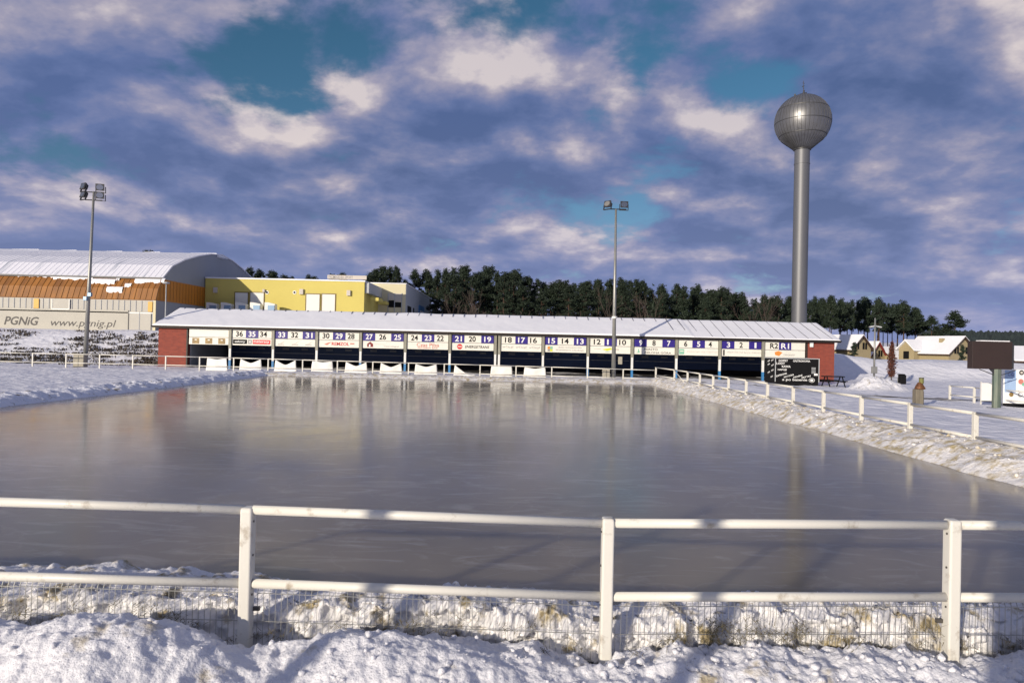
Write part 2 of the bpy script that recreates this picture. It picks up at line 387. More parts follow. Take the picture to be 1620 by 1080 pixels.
def bank(name, s, t, fx, matn):
    S, T = np.meshgrid(s, t); Xs, Ys, Zs = fx(S, T)
    return tag(grid_obj(name, Xs, Ys, Zs, matn), kind='structure')
def right_bank(S, T):          # S 0..1 across, T = y
    x = ICE[1]-0.10+S*2.6 + 0.20*fbm(T, S*0+3, 0.5, 3)*(1-S)
    prof = np.where(S < 0.5, 0.47*np.sin(np.clip(S/0.5, 0, 1)*math.pi/2)**0.8, 0.47-0.40*sstep(0.5, 1.0, S))
    amp = np.clip(S*8, 0, 1)*np.clip((1-S)*4, 0, 1)
    k = 0.75+0.5*(fbm(T, S*0, 0.25, 2)+0.5)*0.5
    z = -0.05+prof*k + amp*(0.09*billow(x*1.3, T, 1.1, 4, 0.55)+0.045*fbm(x, T, 5, 4))
    return x, T, z
bank('snow_bank', np.linspace(0, 1, 54), np.arange(5.0, 47.5, 0.07), right_bank, 'snow_dirty')
def left_bank(S, T):
    x = ICE[0]+0.15-S*2.6 + 0.25*fbm(T, S*0+8, 0.4, 3)*(1-S)
    prof = np.where(S < 0.45, 0.30*np.sin(np.clip(S/0.45, 0, 1)*math.pi/2)**0.8, 0.30-0.24*sstep(0.45, 1.0, S))
    amp = np.clip(S*8, 0, 1)*np.clip((1-S)*4, 0, 1)
    z = -0.05+prof + amp*(0.10*billow(x*1.6, T*1.2, 1.4, 4, 0.6)+0.05*fbm(x, T, 5, 3))
    return x, T, z
bank('snow_bank', np.linspace(0, 1, 40), np.arange(5.0, 47.5, 0.10), left_bank, 'snow_left')
def far_bank(S, T):            # T = x
    y = ICE[3]-0.15+S*4.4
    prof = 0.20*np.clip(S*7, 0, 1)-0.10*sstep(0.6, 1, S)
    amp = np.clip(S*8, 0, 1)*np.clip((1-S)*4, 0, 1)
    return T, y, -0.05+prof+amp*(0.09*billow(T, y, 1.2, 3)+0.03*fbm(T, y, 4, 2))
bank('snow_bank', np.linspace(0, 1, 34), np.arange(-17.5, 11.0, 0.12), far_bank, 'snow_dirty')

YN = 5.03                 # near railing
def mound(x, y, cx, cy, h, sx, sy): return h*np.exp(-((x-cx)/sx)**2-((y-cy)/sy)**2)
def front_h(x, y):
    z = -0.01+mound(x, y, -2.55, 4.45, 0.47, 0.72, 0.50)+mound(x, y, -3.75, 4.5, 0.30, 0.6, 0.5)+mound(x, y, -0.95, 4.60, 0.27, 0.62, 0.40)
    z = z+mound(x, y, -0.1, 4.7, 0.08, 0.5, 0.4)+mound(x, y, 1.7, 4.8, 0.09, 0.6, 0.3)+mound(x, y, 2.7, 4.75, 0.04, 0.7, 0.4)+mound(x, y, 4.0, 4.7, 0.12, 0.6, 0.4)
    ch = sstep(-0.6, 0.8, x)
    z = z+(0.06+0.01*ch)*billow(x, y, 2.0, 3, 0.5)+(0.028+0.012*ch)*billow(x, y, 7.5, 4, 0.62)+0.02*fbm(x, y, 16, 4)
    z = z+(0.03+0.03*sstep(-0.3, 0.6, x))*sstep(4.2, 4.75, y)+0.03*sstep(4.75, 5.0, y)+0.05*fbm(x, y*0+2, 1.7, 3)*sstep(4.5, 4.95, y)
    for px in (-1.89, 0.68, 3.17): z = z-0.12*np.exp(-((x-px)/0.13)**2-((y-YN)/0.16)**2)
    return z
s = np.arange(-5.6, 5.6, 0.016); t = np.arange(2.6, 5.07, 0.016)
XX, YY = np.meshgrid(s, t)
tag(grid_obj('snow_mound', XX, YY, front_h(XX, YY), 'snow_near'), kind='structure')
def near_bank(S, T):           # S 0..1: first the face pressed against the wire mesh, then the top falling to the ice
    top = 0.25+0.07*sstep(-1.0, -2.6, T)+0.09*fbm(T, S*0, 1.5, 4)
    a = np.clip(S/0.25, 0, 1); b = np.clip((S-0.25)/0.75, 0, 1)
    yend = 6.22+0.35*sstep(-1.2, -2.6, T)+0.10*fbm(T, S*0+4, 0.9, 3)
    y = 5.10+0.12*a*a+(yend-5.22)*b
    keep = sstep(-1.2, -2.6, T)
    fall = (1-keep)*b**1.7+keep*sstep(0.55, 1.0, b)
    z = np.where(S < 0.25, -0.05+a*(top+0.05), (top+0.10*(1-0.75*keep)*sstep(0.0, 0.30, b))*(1-fall)-0.06*b)
    face = np.clip(S*10, 0, 1)
    y = y+(1-b)*np.where(S < 0.32, 0.13*billow(T, z*1.6, 4.0, 4, 0.65)+0.04*fbm(T, z*1.5, 18, 3), 0)
    z = z+np.where(S > 0.2, np.clip((1-b)*6, 0, 1)*face*((0.075-0.035*keep)*billow(T, y, 3.5, 5, 0.62)+0.025*fbm(T, y, 15, 3)), 0)
    return T, y, z
bank('snow_bank', np.linspace(0, 1, 92), np.arange(-6.2, 6.2, 0.018), near_bank, 'snow_mesh')

# loose clods of snow on the banks: too many to count
def clods(name, pts, sizes, matn):
    ico = bmesh.new(); bmesh.ops.create_icosphere(ico, subdivisions=1, radius=1)
    bv = np.array([v.co for v in ico.verts]); bf = [[v.index for v in f.verts] for f in ico.faces]; ico.free()
    V = []; Fc = []
    for (x, y, z), r in zip(pts, sizes):
        q = bv*(0.65+0.7*rng.random((len(bv), 1)))*r*np.array([1, 1, 0.8]); o = len(V)
        V += (q+np.array([x, y, z])).tolist(); Fc += [[i+o for i in f] for f in bf]
    return raw_obj(name, V, Fc, matn, kind='stuff', smooth=True)
P = []; Sz = []
for _ in range(900):
    x = rng.uniform(-4.6, 4.8); y = rng.uniform(4.2, 5.0)
    if x < 0 and rng.random() < 0.72: continue
    r = 0.008+0.030*rng.random()**3; P.append((x, y, float(front_h(x, y))+r*0.25)); Sz.append(r)
tag(clods('snow_clods', P, Sz, 'snow_near'), 'loose clods of snow along the foot of the near white railing', 'snow clods')
P = []; Sz = []
for _ in range(420):
    T = 12+33*rng.random()**1.5; S = rng.uniform(0.08, 0.62); x, y, z = right_bank(np.array([[S]]), np.array([[T]]))
    r = 0.012+0.04*rng.random()**3; P.append((float(x[0, 0]), T, float(z[0, 0])+r*0.2)); Sz.append(r)
tag(clods('snow_clods', P, Sz, 'snow_dirty'), 'loose clods of snow on the lumpy bank beside the right railing', 'snow clods')
# dead grass tufts poking out at the wire mesh
V = []; Fc = []
for cx in np.concatenate([rng.uniform(-4, 4.6, 60), rng.normal(1.75, 0.5, 30), rng.normal(-3.4, 0.3, 14)]):
    y0 = rng.uniform(4.93, 5.13); z0 = float(front_h(cx, min(y0, 5.04)))+rng.uniform(0.0, 0.17)
    for k in range(26):
        a = rng.uniform(0, 6.28); l = rng.uniform(0.03, 0.10); d = np.array([math.cos(a)*0.8, math.sin(a)*0.5-0.3, rng.uniform(-0.5, 0.7)])*l
        p = np.array([cx, y0, z0])+rng.normal(0, 0.03, 3)*np.array([1.3, 0.4, 0.6]); o = len(V)
        V += [(p-[0.003, 0, 0]).tolist(), (p+[0.003, 0, 0]).tolist(), (p+d).tolist()]; Fc.append((o, o+1, o+2))
tag(raw_obj('dead_grass', V, Fc, 'dead_grass', kind='stuff'), 'dry yellowish grass poking through snow at the wire mesh', 'grass')

# ------------------------------------------------------------------ railings
def rounded(w, d, r, k=4):
    pts = []
    for cx, cy, a0 in ((w/2-r, d/2-r, 0), (-w/2+r, d/2-r, 90), (-w/2+r, -d/2+r, 180), (w/2-r, -d/2+r, 270)):
        for i in range(k+1):
            a = R(a0+90*i/k); pts.append((cx+r*math.cos(a), cy+r*math.sin(a)))
    return pts
def near_post(root, p, top, yaw):
    m = MB(); w, d = 0.086, 0.10
    prof = [(x*math.cos(yaw)-y*math.sin(yaw), x*math.sin(yaw)+y*math.cos(yaw)) for x, y in rounded(w, d, 0.016)]
    n = len(prof); rings = [(-0.45, 1.0), (top-0.030, 1.0), (top-0.012, 0.95), (top-0.003, 0.82), (top, 0.6)]
    vs = []; fs = []
    for z, k in rings: vs += [(p[0]+x*k, p[1]+y*k, z) for x, y in prof]
    for j in range(len(rings)-1): fs += [(j*n+i, j*n+(i+1) % n, (j+1)*n+(i+1) % n, (j+1)*n+i) for i in range(n)]
    fs.append(tuple(range((len(rings)-1)*n, len(rings)*n)))
    m.add(vs, fs); po = m.build('post', 'rail_paint', root, smooth=False)
    sgn = 1 if p[0] < 0 else -1                  # bolts on the side face that turns to the camera
    for z in (top-0.10, top-0.34, top-0.62):
        b = MB(); ex = math.cos(yaw)*sgn; ey = math.sin(yaw)*sgn
        q = Vector((p[0]+ex*0.041, p[1]+ey*0.041-0.012, z)); b.tube(q, q+Vector((ex*0.008, ey*0.008, 0)), 0.008, n=8); b.build('bolt', 'bolt', po)
    m = MB(); q = Vector((p[0]+sgn*0.043, p[1]+0.03, top-0.735)); m.box(min(q.x, q.x+sgn*0.045), max(q.x, q.x+sgn*0.045), q.y-0.012, q.y+0.012, q.z-0.014, q.z+0.014)
    m.build('mesh_clamp', 'bolt', po)
    return po
nr = thing('railing', (0.68, YN, 0), 'white tube railing with wire mesh standing in lumpy snow in front of the ice', 'railing')
npx = [(-176, 789), (393, 801), (962, 818), (1507, 821), (2075, 826)]
posts = [at(u, v, YN) for u, v in npx]
for i, p in enumerate(posts): near_post(nr, (p.x, YN+0.0), p.z, 0.0)
tops = [at(u, v, YN) for u, v in ((-176, 788), (393, 806), (962, 827), (1507, 830), (2075, 834))]
lows = [at(u, v, YN) for u, v in ((-176, 906), (393, 922), (962, 943), (1507, 944), (2075, 948))]
for i in range(4):
    for nm, q, r in (('top_rail', tops, 0.033), ('lower_rail', lows, 0.033)):
        a, b = q[i].copy(), q[i+1].copy(); a.x += 0.035; b.x -= 0.035
        m = MB().tube(a, b, r, n=20); m.build(nm, 'rail_paint', nr, smooth=True)
    a, b = posts[i].x+0.07, posts[i+1].x-0.07; m = MB(); zt = (lows[i].z+lows[i+1].z)/2-0.045
    dz = (lows[i+1].z-lows[i].z)/(b-a)
    for x in np.arange(a, b, 0.043):
        zz = lows[i].z-0.045+dz*(x-a); j = rng.normal(0, 0.002)
        m.tube((x+j, YN+0.036, -0.05), (x, YN+0.036, zz-0.03), 0.0024, n=4, cap=False); m.tube((x, YN+0.036, zz-0.03), (x, YN+0.052, zz), 0.0024, n=4, cap=False)
    for k, (dzz, dy) in enumerate(((0.0, 0.055), (-0.035, 0.032), (-0.235, 0.032), (-0.43, 0.032))):
        m.tube((a, YN+dy, lows[i].z-0.045+dzz), (b, YN+dy, lows[i+1].z-0.045+dzz), 0.0032, n=4, cap=False)
    tag(m.build('wire_mesh', 'wire', nr), kind='stuff')

def simple_post(root, x, y, z0, z1, w=0.08):
    m = MB(); m.box(x-w/2, x+w/2, y-w/2, y+w/2, z0, z1); return m.build('post', 'rail_paint', root, bevel=0.008)
def run(root, pts, ztop, zlow, r=0.032, w=0.08, z0=-0.2):
    for i, (x, y) in enumerate(pts): simple_post(root, x, y, z0+Hs(x, y), ztop[i]+0.03, w)
    for i in range(len(pts)-1):
        for nm, z in (('top_rail', ztop), ('lower_rail', zlow)):
            a = Vector((*pts[i], z[i])); b = Vector((*pts[i+1], z[i+1])); d = (b-a).normalized()*w*0.45
            MB().tube(a+d, b-d, r, n=10).build(nm, 'rail_paint', root, smooth=True)
fr = thing('railing', (0, YR, 0), 'long white railing hung with white cloths in front of the pavilion', 'railing')
fpx = [-54, -1, 52, 105, 158, 210.5, 262.5, 316, 370, 424.5, 479, 534, 590, 646.5, 703, 759.6, 816.5, 873, 929.5, 986]
pts = []; zt = []; zl = []
for u in fpx:
    vt = 557.5+(u)*0.0215 if u < 300 else 564+(u-300)*0.0288
    p = at(u, vt, YR); pts.append((p.x, YR)); zt.append(p.z); zl.append(p.z-0.62)
pts.append((XR, YR)); zt.append(Zp(1041, 586, YR)); zl.append(zt[-1]-0.62)
zt = list(np.convolve(np.pad(zt, 2, 'edge'), np.ones(5)/5, 'valid')); zl = [z-0.62 for z in zt]
run(fr, pts, zt, zl)
FZ = zt; FP = pts
rr = thing('railing', (XR, 30, 0), 'white railing running along the lumpy snow bank on the right of the ice', 'railing')
rpx = [1068, 1088.8, 1108.3, 1129.4, 1153.8, 1181.8, 1215.8, 1256.4, 1304.6, 1364.7, 1442, 1545, 1692]
pts = [(XR, XR*F/(u-810)) for u in rpx]
zt = [1.04-0.02*math.sin(i) for i in range(len(pts))]; zt = [1.02]*len(pts); zl = [0.50]*len(pts)
run(rr, [(XR, YR-0.12)]+pts, [1.0]+zt, [0.45]+zl, w=0.10, r=0.036)
MB().tube((XR, pts[0][1]-0.05, 0.98), (XR, pts[1][1]+0.1, 0.22), 0.028, n=8).build('brace', 'rail_paint', rr, smooth=True)
# the low railing beyond the billboard
dr = thing('railing', (24, 34, 0), 'low pale railing between the snowy bank and the poster board', 'railing')
q = [atz(1502.5, 634, 0.06), atz(1541, 638, 0.06), atz(1586, 643, 0.06), atz(1634, 648, 0.06), atz(1690, 654, 0.06)]
run(dr, [(p.x, p.y) for p in q], [0.80]*5, [0.36]*5, w=0.09, r=0.03)

# ------------------------------------------------------------------ white cloths hanging on the far railing
def cloth(u0, u1, sag, kind=0):
    y = YR+0.11; a, b = X(u0, y), X(u1, y); n, k = 18, 12
    zt = float(np.interp((a+b)/2, [p[0] for p in FP], FZ))-0.03
    z0 = Hs((a+b)/2, y)+0.02
    S, T = np.meshgrid(np.linspace(0, 1, n), np.linspace(0, 1, k))
    top = zt-sag*(1-np.abs(2*S-1)**1.3) if kind == 0 else z0+0.08+(zt-z0-0.08)*np.clip(1-S*1.45, 0, 1)**1.2
    flare = (1-T)*0.06*(2*S-1)
    Zs = z0+(top-z0)*T; Xs = a+(b-a)*S+flare*(b-a); Ys = y+0.05*np.sin(S*9+u0)*T*(1-T)*2+0.03*fbm(S*3+u0, T*3, 1.5, 3)
    o = grid_obj('cloth_banner', Xs, Ys, Zs, 'cloth')
    md = o.modifiers.new('thick', 'SOLIDIFY'); md.thickness = 0.012
    return o
CL = [(328, 358.5, 0.10, 'smooth white cloth hung on the railing beside the brick pier'), (381, 413, 0.30, 'white cloth with deep sagging top below boards 36 to 34'),
      (436, 468, 0.36, 'white cloth with deep V sag below boards 33 to 31'), (494.5, 526, 0.10, 'white cloth with nearly straight top between boards 31 and 30'),
      (547.5, 580, 0.30, 'white cloth with crooked sag between boards 28 and 27'), (603, 635, 0.30, 'white cloth with round sag below boards 26 and 25'),
      (658, 691, 0.22, 'white cloth with shallow sag below boards 24 to 22'), (720, 752, 0.0, 'white cloth fallen from one corner below board 21'),
      (778, 810, 0.03, 'flat white cloth with straight top below the double column'), (830.5, 863, 0.12, 'white cloth creased at one corner below boards 17 and 16')]
for u0, u1, sg, lb in CL: tag(cloth(u0, u1, sg, 1 if sg == 0 else 0), lb, 'cloth', 'white cloths on the far railing')

# ------------------------------------------------------------------ the pavilion
YC = 54.5
COLS = [296, 364, 432, 501, 570.4, 641, 711.5, 783.5, 789.5, 859, 930, 1000, 1070, 1138.6, 1207, 1276]
XL, XRt = X(250, YC), X(1320, YC)
EY, RY, BY = 54.20, 58.5, 62.9
ZE = 3.27; ZR = 4.74
pv = thing('pavilion', ((XL+XRt)/2, YC, 0), 'long open brick pavilion with snowy gable roof and numbered boards', 'pavilion')
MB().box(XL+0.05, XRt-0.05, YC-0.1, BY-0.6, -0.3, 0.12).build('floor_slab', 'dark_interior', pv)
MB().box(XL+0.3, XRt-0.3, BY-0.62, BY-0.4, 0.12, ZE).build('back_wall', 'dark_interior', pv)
# brick piers at both ends, with the side walls behind them
xl1 = X(296, YC); xr0 = X(1276, YC)
for a, b, nm in ((XL, xl1, 'brick_pier'), (xr0, XRt, 'brick_pier')):
    MB().box(a, b, YC, YC+0.45, -0.2, ZE-0.02).build(nm, 'brick', pv)
MB().box(XL, XL+0.35, YC+0.45, BY-0.3, -0.2, ZE).build('side_wall', 'brick', pv)
MB().box(XRt-0.35, XRt, YC+0.45, BY-0.3, -0.2, ZE).build('side_wall', 'brick', pv)
for xa in (XL+0.02, XRt-0.33):
    MB().prism([(EY+0.3, ZE), (BY-0.3, ZE), (RY, ZR-0.12)], 'x', xa, xa+0.31).build('gable', 'brick', pv)
MB().box(xl1-0.06, xl1+0.04, YC-0.05, YC, -0.1, ZE-0.02).build('drain_pipe', 'fascia', pv)
MB().box(xr0-0.05, xr0+0.05, YC-0.05, YC, -0.1, ZE-0.02).build('drain_pipe', 'fascia', pv)
# roof: two slopes with a blanket of snow
ox = 0.35
XA, XB = XL-ox, XRt+ox
slope = (ZR-ZE)/(RY-EY)
sheet = MB(); sheet.prism([(EY, ZE), (EY, ZE-0.06), (RY, ZR-0.06), (BY+0.4, ZE-0.06), (BY+0.4, ZE), (RY, ZR)], 'x', XA, XB)
rf = sheet.build('roof', 'roof_sheet', pv)
sx = np.linspace(XA-0.02, XB+0.02, 420); sy = np.concatenate([[EY-0.05, EY-0.05], np.linspace(EY-0.04, RY, 26), np.linspace(RY, BY+0.44, 10)[1:], [BY+0.44]])
SX, SY = np.meshgrid(sx, sy); base = ZE+slope*np.minimum(SY-EY, RY-(SY-RY)-EY)
th = 0.11+0.05*fbm(SX, SY, 0.5, 3)+0.012*fbm(SX, SY, 3.0, 3); th = th*np.where(SX > 14, 0.55, 1.0)
th[0, :] = 0.006; th[-1, :] = 0.006; th[:, 0] = 0.006; th[:, -1] = 0.006; th[1, :] *= 0.75
rel = wloc(pv)
grid_obj('roof_snow', SX-rel.x, SY-rel.y, base+th, 'snow_roof', parent=rf)
for i, x in enumerate(np.arange(XA+0.55, XB, 0.93)):
    lo = 0.03 if x > 15.5 else (0.30 if x > 12 else 0.80+0.06*rng.random())
    if x < -14: lo = 0.93
    y0 = EY+(RY-EY)*lo; y1 = RY-0.05
    zz = lambda y: ZE+slope*(y-EY)
    hgt = 0.085 if x > 14 else 0.165
    m = MB(); dx = 0.018
    m.add([(x-dx, y0, zz(y0)), (x+dx, y0, zz(y0)), (x+dx, y1, zz(y1)), (x-dx, y1, zz(y1)), (x-dx, y0, zz(y0)+hgt), (x+dx, y0, zz(y0)+hgt), (x+dx, y1, zz(y1)+hgt), (x-dx, y1, zz(y1)+hgt)],
          [(0,3,2,1),(4,5,6,7),(0,1,5,4),(1,2,6,5),(2,3,7,6),(3,0,4,7)]); m.build('roof_seam', 'roof_sheet', rf)
MB().box(XA, XB, EY-0.05, EY-0.01, ZE-0.17, ZE-0.005).build('fascia', 'fascia', pv)
MB().box(XA+0.05, XB-0.05, EY-0.005, YC+0.25, ZE-0.13, ZE-0.08).build('soffit', 'fascia', pv)
m = MB(); m.tube((XA, EY-0.10, ZE-0.05), (XB, EY-0.10, ZE-0.05), 0.05, n=8); m.build('gutter', 'fascia', pv, smooth=True)
# columns
for k, u in enumerate(COLS[1:-1]):
    x = X(u, YC-0.1); w = 0.10
    cp = MB().box(x-w, x+w, YC-0.20, YC-0.02, 1.62, ZE-0.10).build('column', 'column_steel', pv)
    MB().box(x-w*0.8, x+w*0.8, YC-0.18, YC-0.03, 0.72, 1.62).build('white_sleeve', 'column_white', cp)
    MB().box(x-w*0.82, x+w*0.82, YC-0.185, YC-0.025, -0.1, 0.72).build('foot', 'column_blue' if k not in (6, 7) else 'column_white', cp)
# back wall lining: navy boards, a pale rail and grey plates
bays = [(COLS[i], COLS[i+1]) for i in range(len(COLS)-1) if COLS[i+1]-COLS[i] > 20]
for i, (u0, u1) in enumerate(bays):
    a, b = X(u0, 60.5)+0.1, X(u1, 60.5)-0.1
    if i > 0:
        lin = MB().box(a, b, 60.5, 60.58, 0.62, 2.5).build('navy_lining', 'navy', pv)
        MB().box(a+0.15, b-0.15, 60.44, 60.49, 1.22, 1.26).build('pale_strip', 'grey_wall', lin)
        for t in (0.28, 0.74):
            xx = a+(b-a)*t; MB().box(xx-0.28, xx+0.28, 60.45, 60.49, 1.52, 1.70).build('plate', 'plate_grey', lin)
MB().box(xl1+0.02, xl1+0.10, YC+0.45, BY-0.7, 0.12, ZE-0.1).build('inner_wall', 'grey_wall', pv)
# boards
YB = YC-0.06
NUM = [None, (36, 35, 34), (33, 32, 31), (30, 29, 28), (27, 26, 25), (24, 23, 22), (21, 20, 19), (18, 17, 16), (15, 14, 13), (12, 11, 10), (9, 8, 7), (6, 5, 4), (3, 2, 1), ('R2', 'R1')]
zA, zB, zC, zD = 3.06, 2.46, 2.43, 1.88
for i, (u0, u1) in enumerate(bays):
    a, b = X(u0, YB)+0.14, X(u1, YB)-0.14; w = b-a; mid = (a+b)/2
    top = MB().box(a, b, YB-0.03, YB+0.03, zB, zA).build('number_board', 'board_white', pv)
    low = MB().box(a, b, YB-0.03, YB+0.03, zD, zC).build('sponsor_board', 'board_white', pv)
    MB().box(a, b, YB-0.02, YB+0.05, zA+0.003, ZE-0.14).build('board_frame', 'column_steel', pv)
    f0 = YB-0.034
    def blue(xc, bw):
        MB().box(xc-bw/2, xc+bw/2, YB-0.045, YB-0.031, zB+0.01, zA-0.01).build('blue_panel', 'panel_blue', top)
    def num(s, xc, onblue):
        s = str(s); hh = 0.42; ww = 0.26*len(s)+(0.02 if len(s) > 1 else 0)
        if s == '1': ww = 0.15
        if s.startswith('R'): ww = 0.62
        lettering(s, xc, (zA+zB)/2, ww, hh, YB-(0.046 if onblue else 0.031), 'white' if onblue else 'black', top, 'numeral', bold=0.022, depth=0.006)
    n = NUM[i]
    if n and len(n) == 3:
        if n[0] % 2:
            for s, xc in ((n[0], a+0.49), (n[2], b-0.49)): blue(xc, 0.96); num(s, xc+0.02, True)
            num(n[1], mid-0.04, False)
        else:
            xc = mid+0.02; blue(xc, 0.97); num(n[1], xc, True); num(n[0], a+0.56, False); num(n[2], b-0.62, False)
    elif n:
        num('R2', a+0.70, False); blue(a+1.55, 0.95); num('R1', a+1.55, True)
    zc = (zC+zD)/2; P_ = low; yb = YB-0.031
    def patch(x0, x1, z0, z1, mt, nm='logo'): MB().box(x0, x1, yb-0.008, yb, z0, z1).build(nm, mt, P_)
    def word(s, xc, w_, h_, mt, z=zc, bold=0.012, shear=0.0): lettering(s, xc, z, w_, h_, yb, mt, P_, 'lettering', bold=bold, shear=shear, depth=0.010)
    def disc(xc, z, r, mt, n_=20, sy=1.0):
        MB().prism([(xc+r*math.cos(2*math.pi*k/n_), z+sy*r*math.sin(2*math.pi*k/n_)) for k in range(n_)][::-1], 'y', yb-0.008, yb).build('logo', mt, P_)
    if i == 0:
        for t in (0.17, 0.50, 0.83):
            xx = a+w*t; patch(xx-0.27, xx+0.27, zc-0.22, zc+0.22, 'amber', 'picture')
            MB().box(xx-0.08, xx+0.08, yb-0.014, yb-0.0085, zc+0.03, zc+0.12).build('picture', 'board_white', P_)
    elif i == 1:
        patch(a+0.08, a+1.16, zc-0.17, zc+0.17, 'black'); patch(a+1.24, a+1.52, zc-0.17, zc+0.17, 'grey_print'); patch(a+1.60, b-0.08, zc-0.17, zc+0.17, 'red')
        lettering('salony', a+0.62, zc-0.01, 0.82, 0.20, yb-0.009, 'white', P_, bold=0.02, depth=0.006); lettering('materacy', (a+1.60+b-0.08)/2, zc, 1.22, 0.20, yb-0.009, 'white', P_, bold=0.02, depth=0.006)
        lettering('4', a+1.38, zc, 0.14, 0.24, yb-0.009, 'white', P_, bold=0.02, depth=0.006)
    elif i == 2:
        for t in (0.15, 0.5, 0.84):
            xx = a+w*t; MB().prism([(xx-0.25, zc-0.13), (xx+0.05, zc-0.08), (xx+0.32, zc+0.14), (xx+0.02, zc-0.03)], 'y', yb-0.008, yb).build('logo', 'pale_print', P_)
            patch(xx-0.26, xx+0.24, zc-0.17, zc-0.13, 'grey_print')
    elif i == 3:
        word('REMZOL', mid+0.13, 1.35, 0.26, 'red', bold=0.02); MB().prism([(mid-1.15, zc-0.06), (mid-0.9, zc-0.12), (mid-0.55, zc+0.15), (mid-0.9, zc+0.05)], 'y', yb-0.008, yb).build('logo', 'pale_red', P_)
        patch(mid+0.88, mid+1.2, zc-0.02, zc+0.08, 'pale_red')
    elif i == 4:
        MB().prism([(a+0.36, zc-0.18), (a+0.82, zc-0.18), (a+0.82, zc+0.05), (a+0.59, zc+0.22), (a+0.36, zc+0.05)], 'y', yb-0.008, yb).build('logo', 'roof_red', P_)
        MB().box(a+0.50, a+0.62, yb-0.014, yb-0.0085, zc-0.16, zc+0.02).build('logo', 'white', P_)
        patch(a+0.95, a+1.8, zc+0.02, zc+0.05, 'pale_print'); word('www.uslugi.pl', b-0.95, 1.15, 0.13, 'grey_print', zc-0.12, 0.0)
    elif i == 5:
        word('Czas Pilsa', mid+0.02, 1.75, 0.28, 'pale_red', zc+0.07); word('PIZZERIA BAR', mid+0.02, 1.55, 0.12, 'pale_red', zc-0.16, 0.0)
    elif i == 6:
        disc(a+0.62, zc, 0.21, 'red'); MB().box(a+0.46, a+0.78, yb-0.014, yb-0.0085, zc-0.03, zc+0.03).build('logo', 'board_white', P_); word('ENERGETRANS', mid+0.35, 1.9, 0.20, 'black', zc, 0.012, 0.25)
    elif i == 7:
        for t in (0.17, 0.5, 0.83): word('urCiu.pl', a+w*t, 0.80, 0.20, 'grey_print', zc+0.04, 0.0)
    elif i == 8:
        for k, (mt, dx, dz) in enumerate((('orange_print', -0.1, 0.05), ('green_print', 0.1, 0.05), ('grey_print', -0.1, -0.13), ('lime', 0.1, -0.13))): patch(a+0.4+dx-0.095, a+0.4+dx+0.095, zc+dz-0.085, zc+dz+0.085+0.04*(k < 2), mt)
        word('URZĄD MARSZAŁKOWSKI', mid+0.32, 1.85, 0.12, 'grey_print', zc+0.10, 0.0); word('Województwa Lubuskiego', mid+0.32, 2.2, 0.15, 'grey_print', zc-0.10, 0.0)
    elif i == 9:
        MB().prism([(a+0.95, zc+0.04), (a+1.35, zc-0.08), (a+1.75, zc+0.06), (a+1.62, zc+0.16), (a+1.3, zc+0.10)], 'y', yb-0.008, yb).build('logo', 'lime', P_)
        patch(a+1.2, a+1.55, zc-0.16, zc-0.12, 'green_print'); patch(a+0.3, a+0.85, zc+0.04, zc+0.07, 'pale_print'); patch(b-1.15, b-0.9, zc-0.02, zc+0.1, 'pale_print')
    elif i == 10:
        word('MIASTO', mid-0.28, 1.05, 0.17, 'black', zc+0.12, 0.0); word('ZIELONA GÓRA', mid+0.25, 2.1, 0.18, 'black', zc-0.12, 0.0)
        MB().prism([(a+0.15, zc-0.16), (a+0.45, zc-0.16), (a+0.33, zc+0.2), (a+0.3, zc-0.1)], 'y', yb-0.008, yb).build('logo', 'green_print', P_)
    elif i == 11:
        patch(a+0.06, a+0.46, zc-0.2, zc+0.2, 'green_print'); MB().box(a+0.14, a+0.40, yb-0.014, yb-0.0085, zc+0.0, zc+0.08).build('logo', 'board_white', P_); word('Zielonogórskie Centrum', mid+0.3, 2.4, 0.13, 'pale_print', zc, 0.0)
    elif i == 12:
        for dz in (0.15, 0.0, -0.15): disc(a+0.17, zc+dz, 0.075, 'black')
        word('Miejski Ośrodek Sportu i Rekreacji', mid+0.2, 2.6, 0.12, 'grey_print', zc+0.03, 0.0)
    elif i == 13:
        MB().prism([(mid-0.75, zc-0.1), (mid-0.45, zc-0.18), (mid-0.2, zc+0.1), (mid-0.5, zc+0.22), (mid-0.8, zc+0.12)], 'y', yb-0.008, yb).build('logo', 'orange_print', P_); word('mosir', mid+0.35, 0.9, 0.16, 'grey_print', zc-0.06, 0.0)
MB().box(X(1283, YC-0.3), X(1288, YC-0.3), YC-0.16, YC-0.01, Zp(1285, 549, YC), Zp(1285, 541, YC)).build('wall_lamp', 'white', pv, bevel=0.02)

# ------------------------------------------------------------------ food kiosk
KY = 47.2
k0, k1 = X(1227, KY), X(1296, KY); kz0, kz1 = 0.30, Zp(1260, 567.5, KY)
ks = thing('food_kiosk', ((k0+k1)/2, KY, 0.05), 'black food trailer with white lettering parked before the right brick pier', 'food trailer')
kb = MB().box(k0, k1, KY, KY+2.0, kz0, kz1).build('body', 'black', ks, bevel=0.03)
MB().box(k0-0.03, k1+0.03, KY-0.04, KY+2.04, kz1+0.003, kz1+0.05).build('roof_edge', 'grey_wall', ks)
for xx in (k0, k1): MB().box(xx-0.025, xx+0.025, KY-0.03, KY-0.003, kz0, kz1).build('corner_trim', 'grey_wall', ks)
MB().box(k0+0.02, k1-0.02, KY+0.02, KY+1.95, 0.02, kz0-0.003).build('skirt', 'black', ks)
for yy in (KY+0.5, KY+1.5): MB().tube((k1-0.05, yy, 0.28), (k1+0.10, yy, 0.28), 0.22, n=16).build('wheel', 'black', ks)
MB().tube((k1, KY+1, 0.4), (k1+0.8, KY+1, 0.35), 0.05, n=8).build('drawbar', 'steel_dark', ks)
W = k1-k0; Hh = kz1-kz0
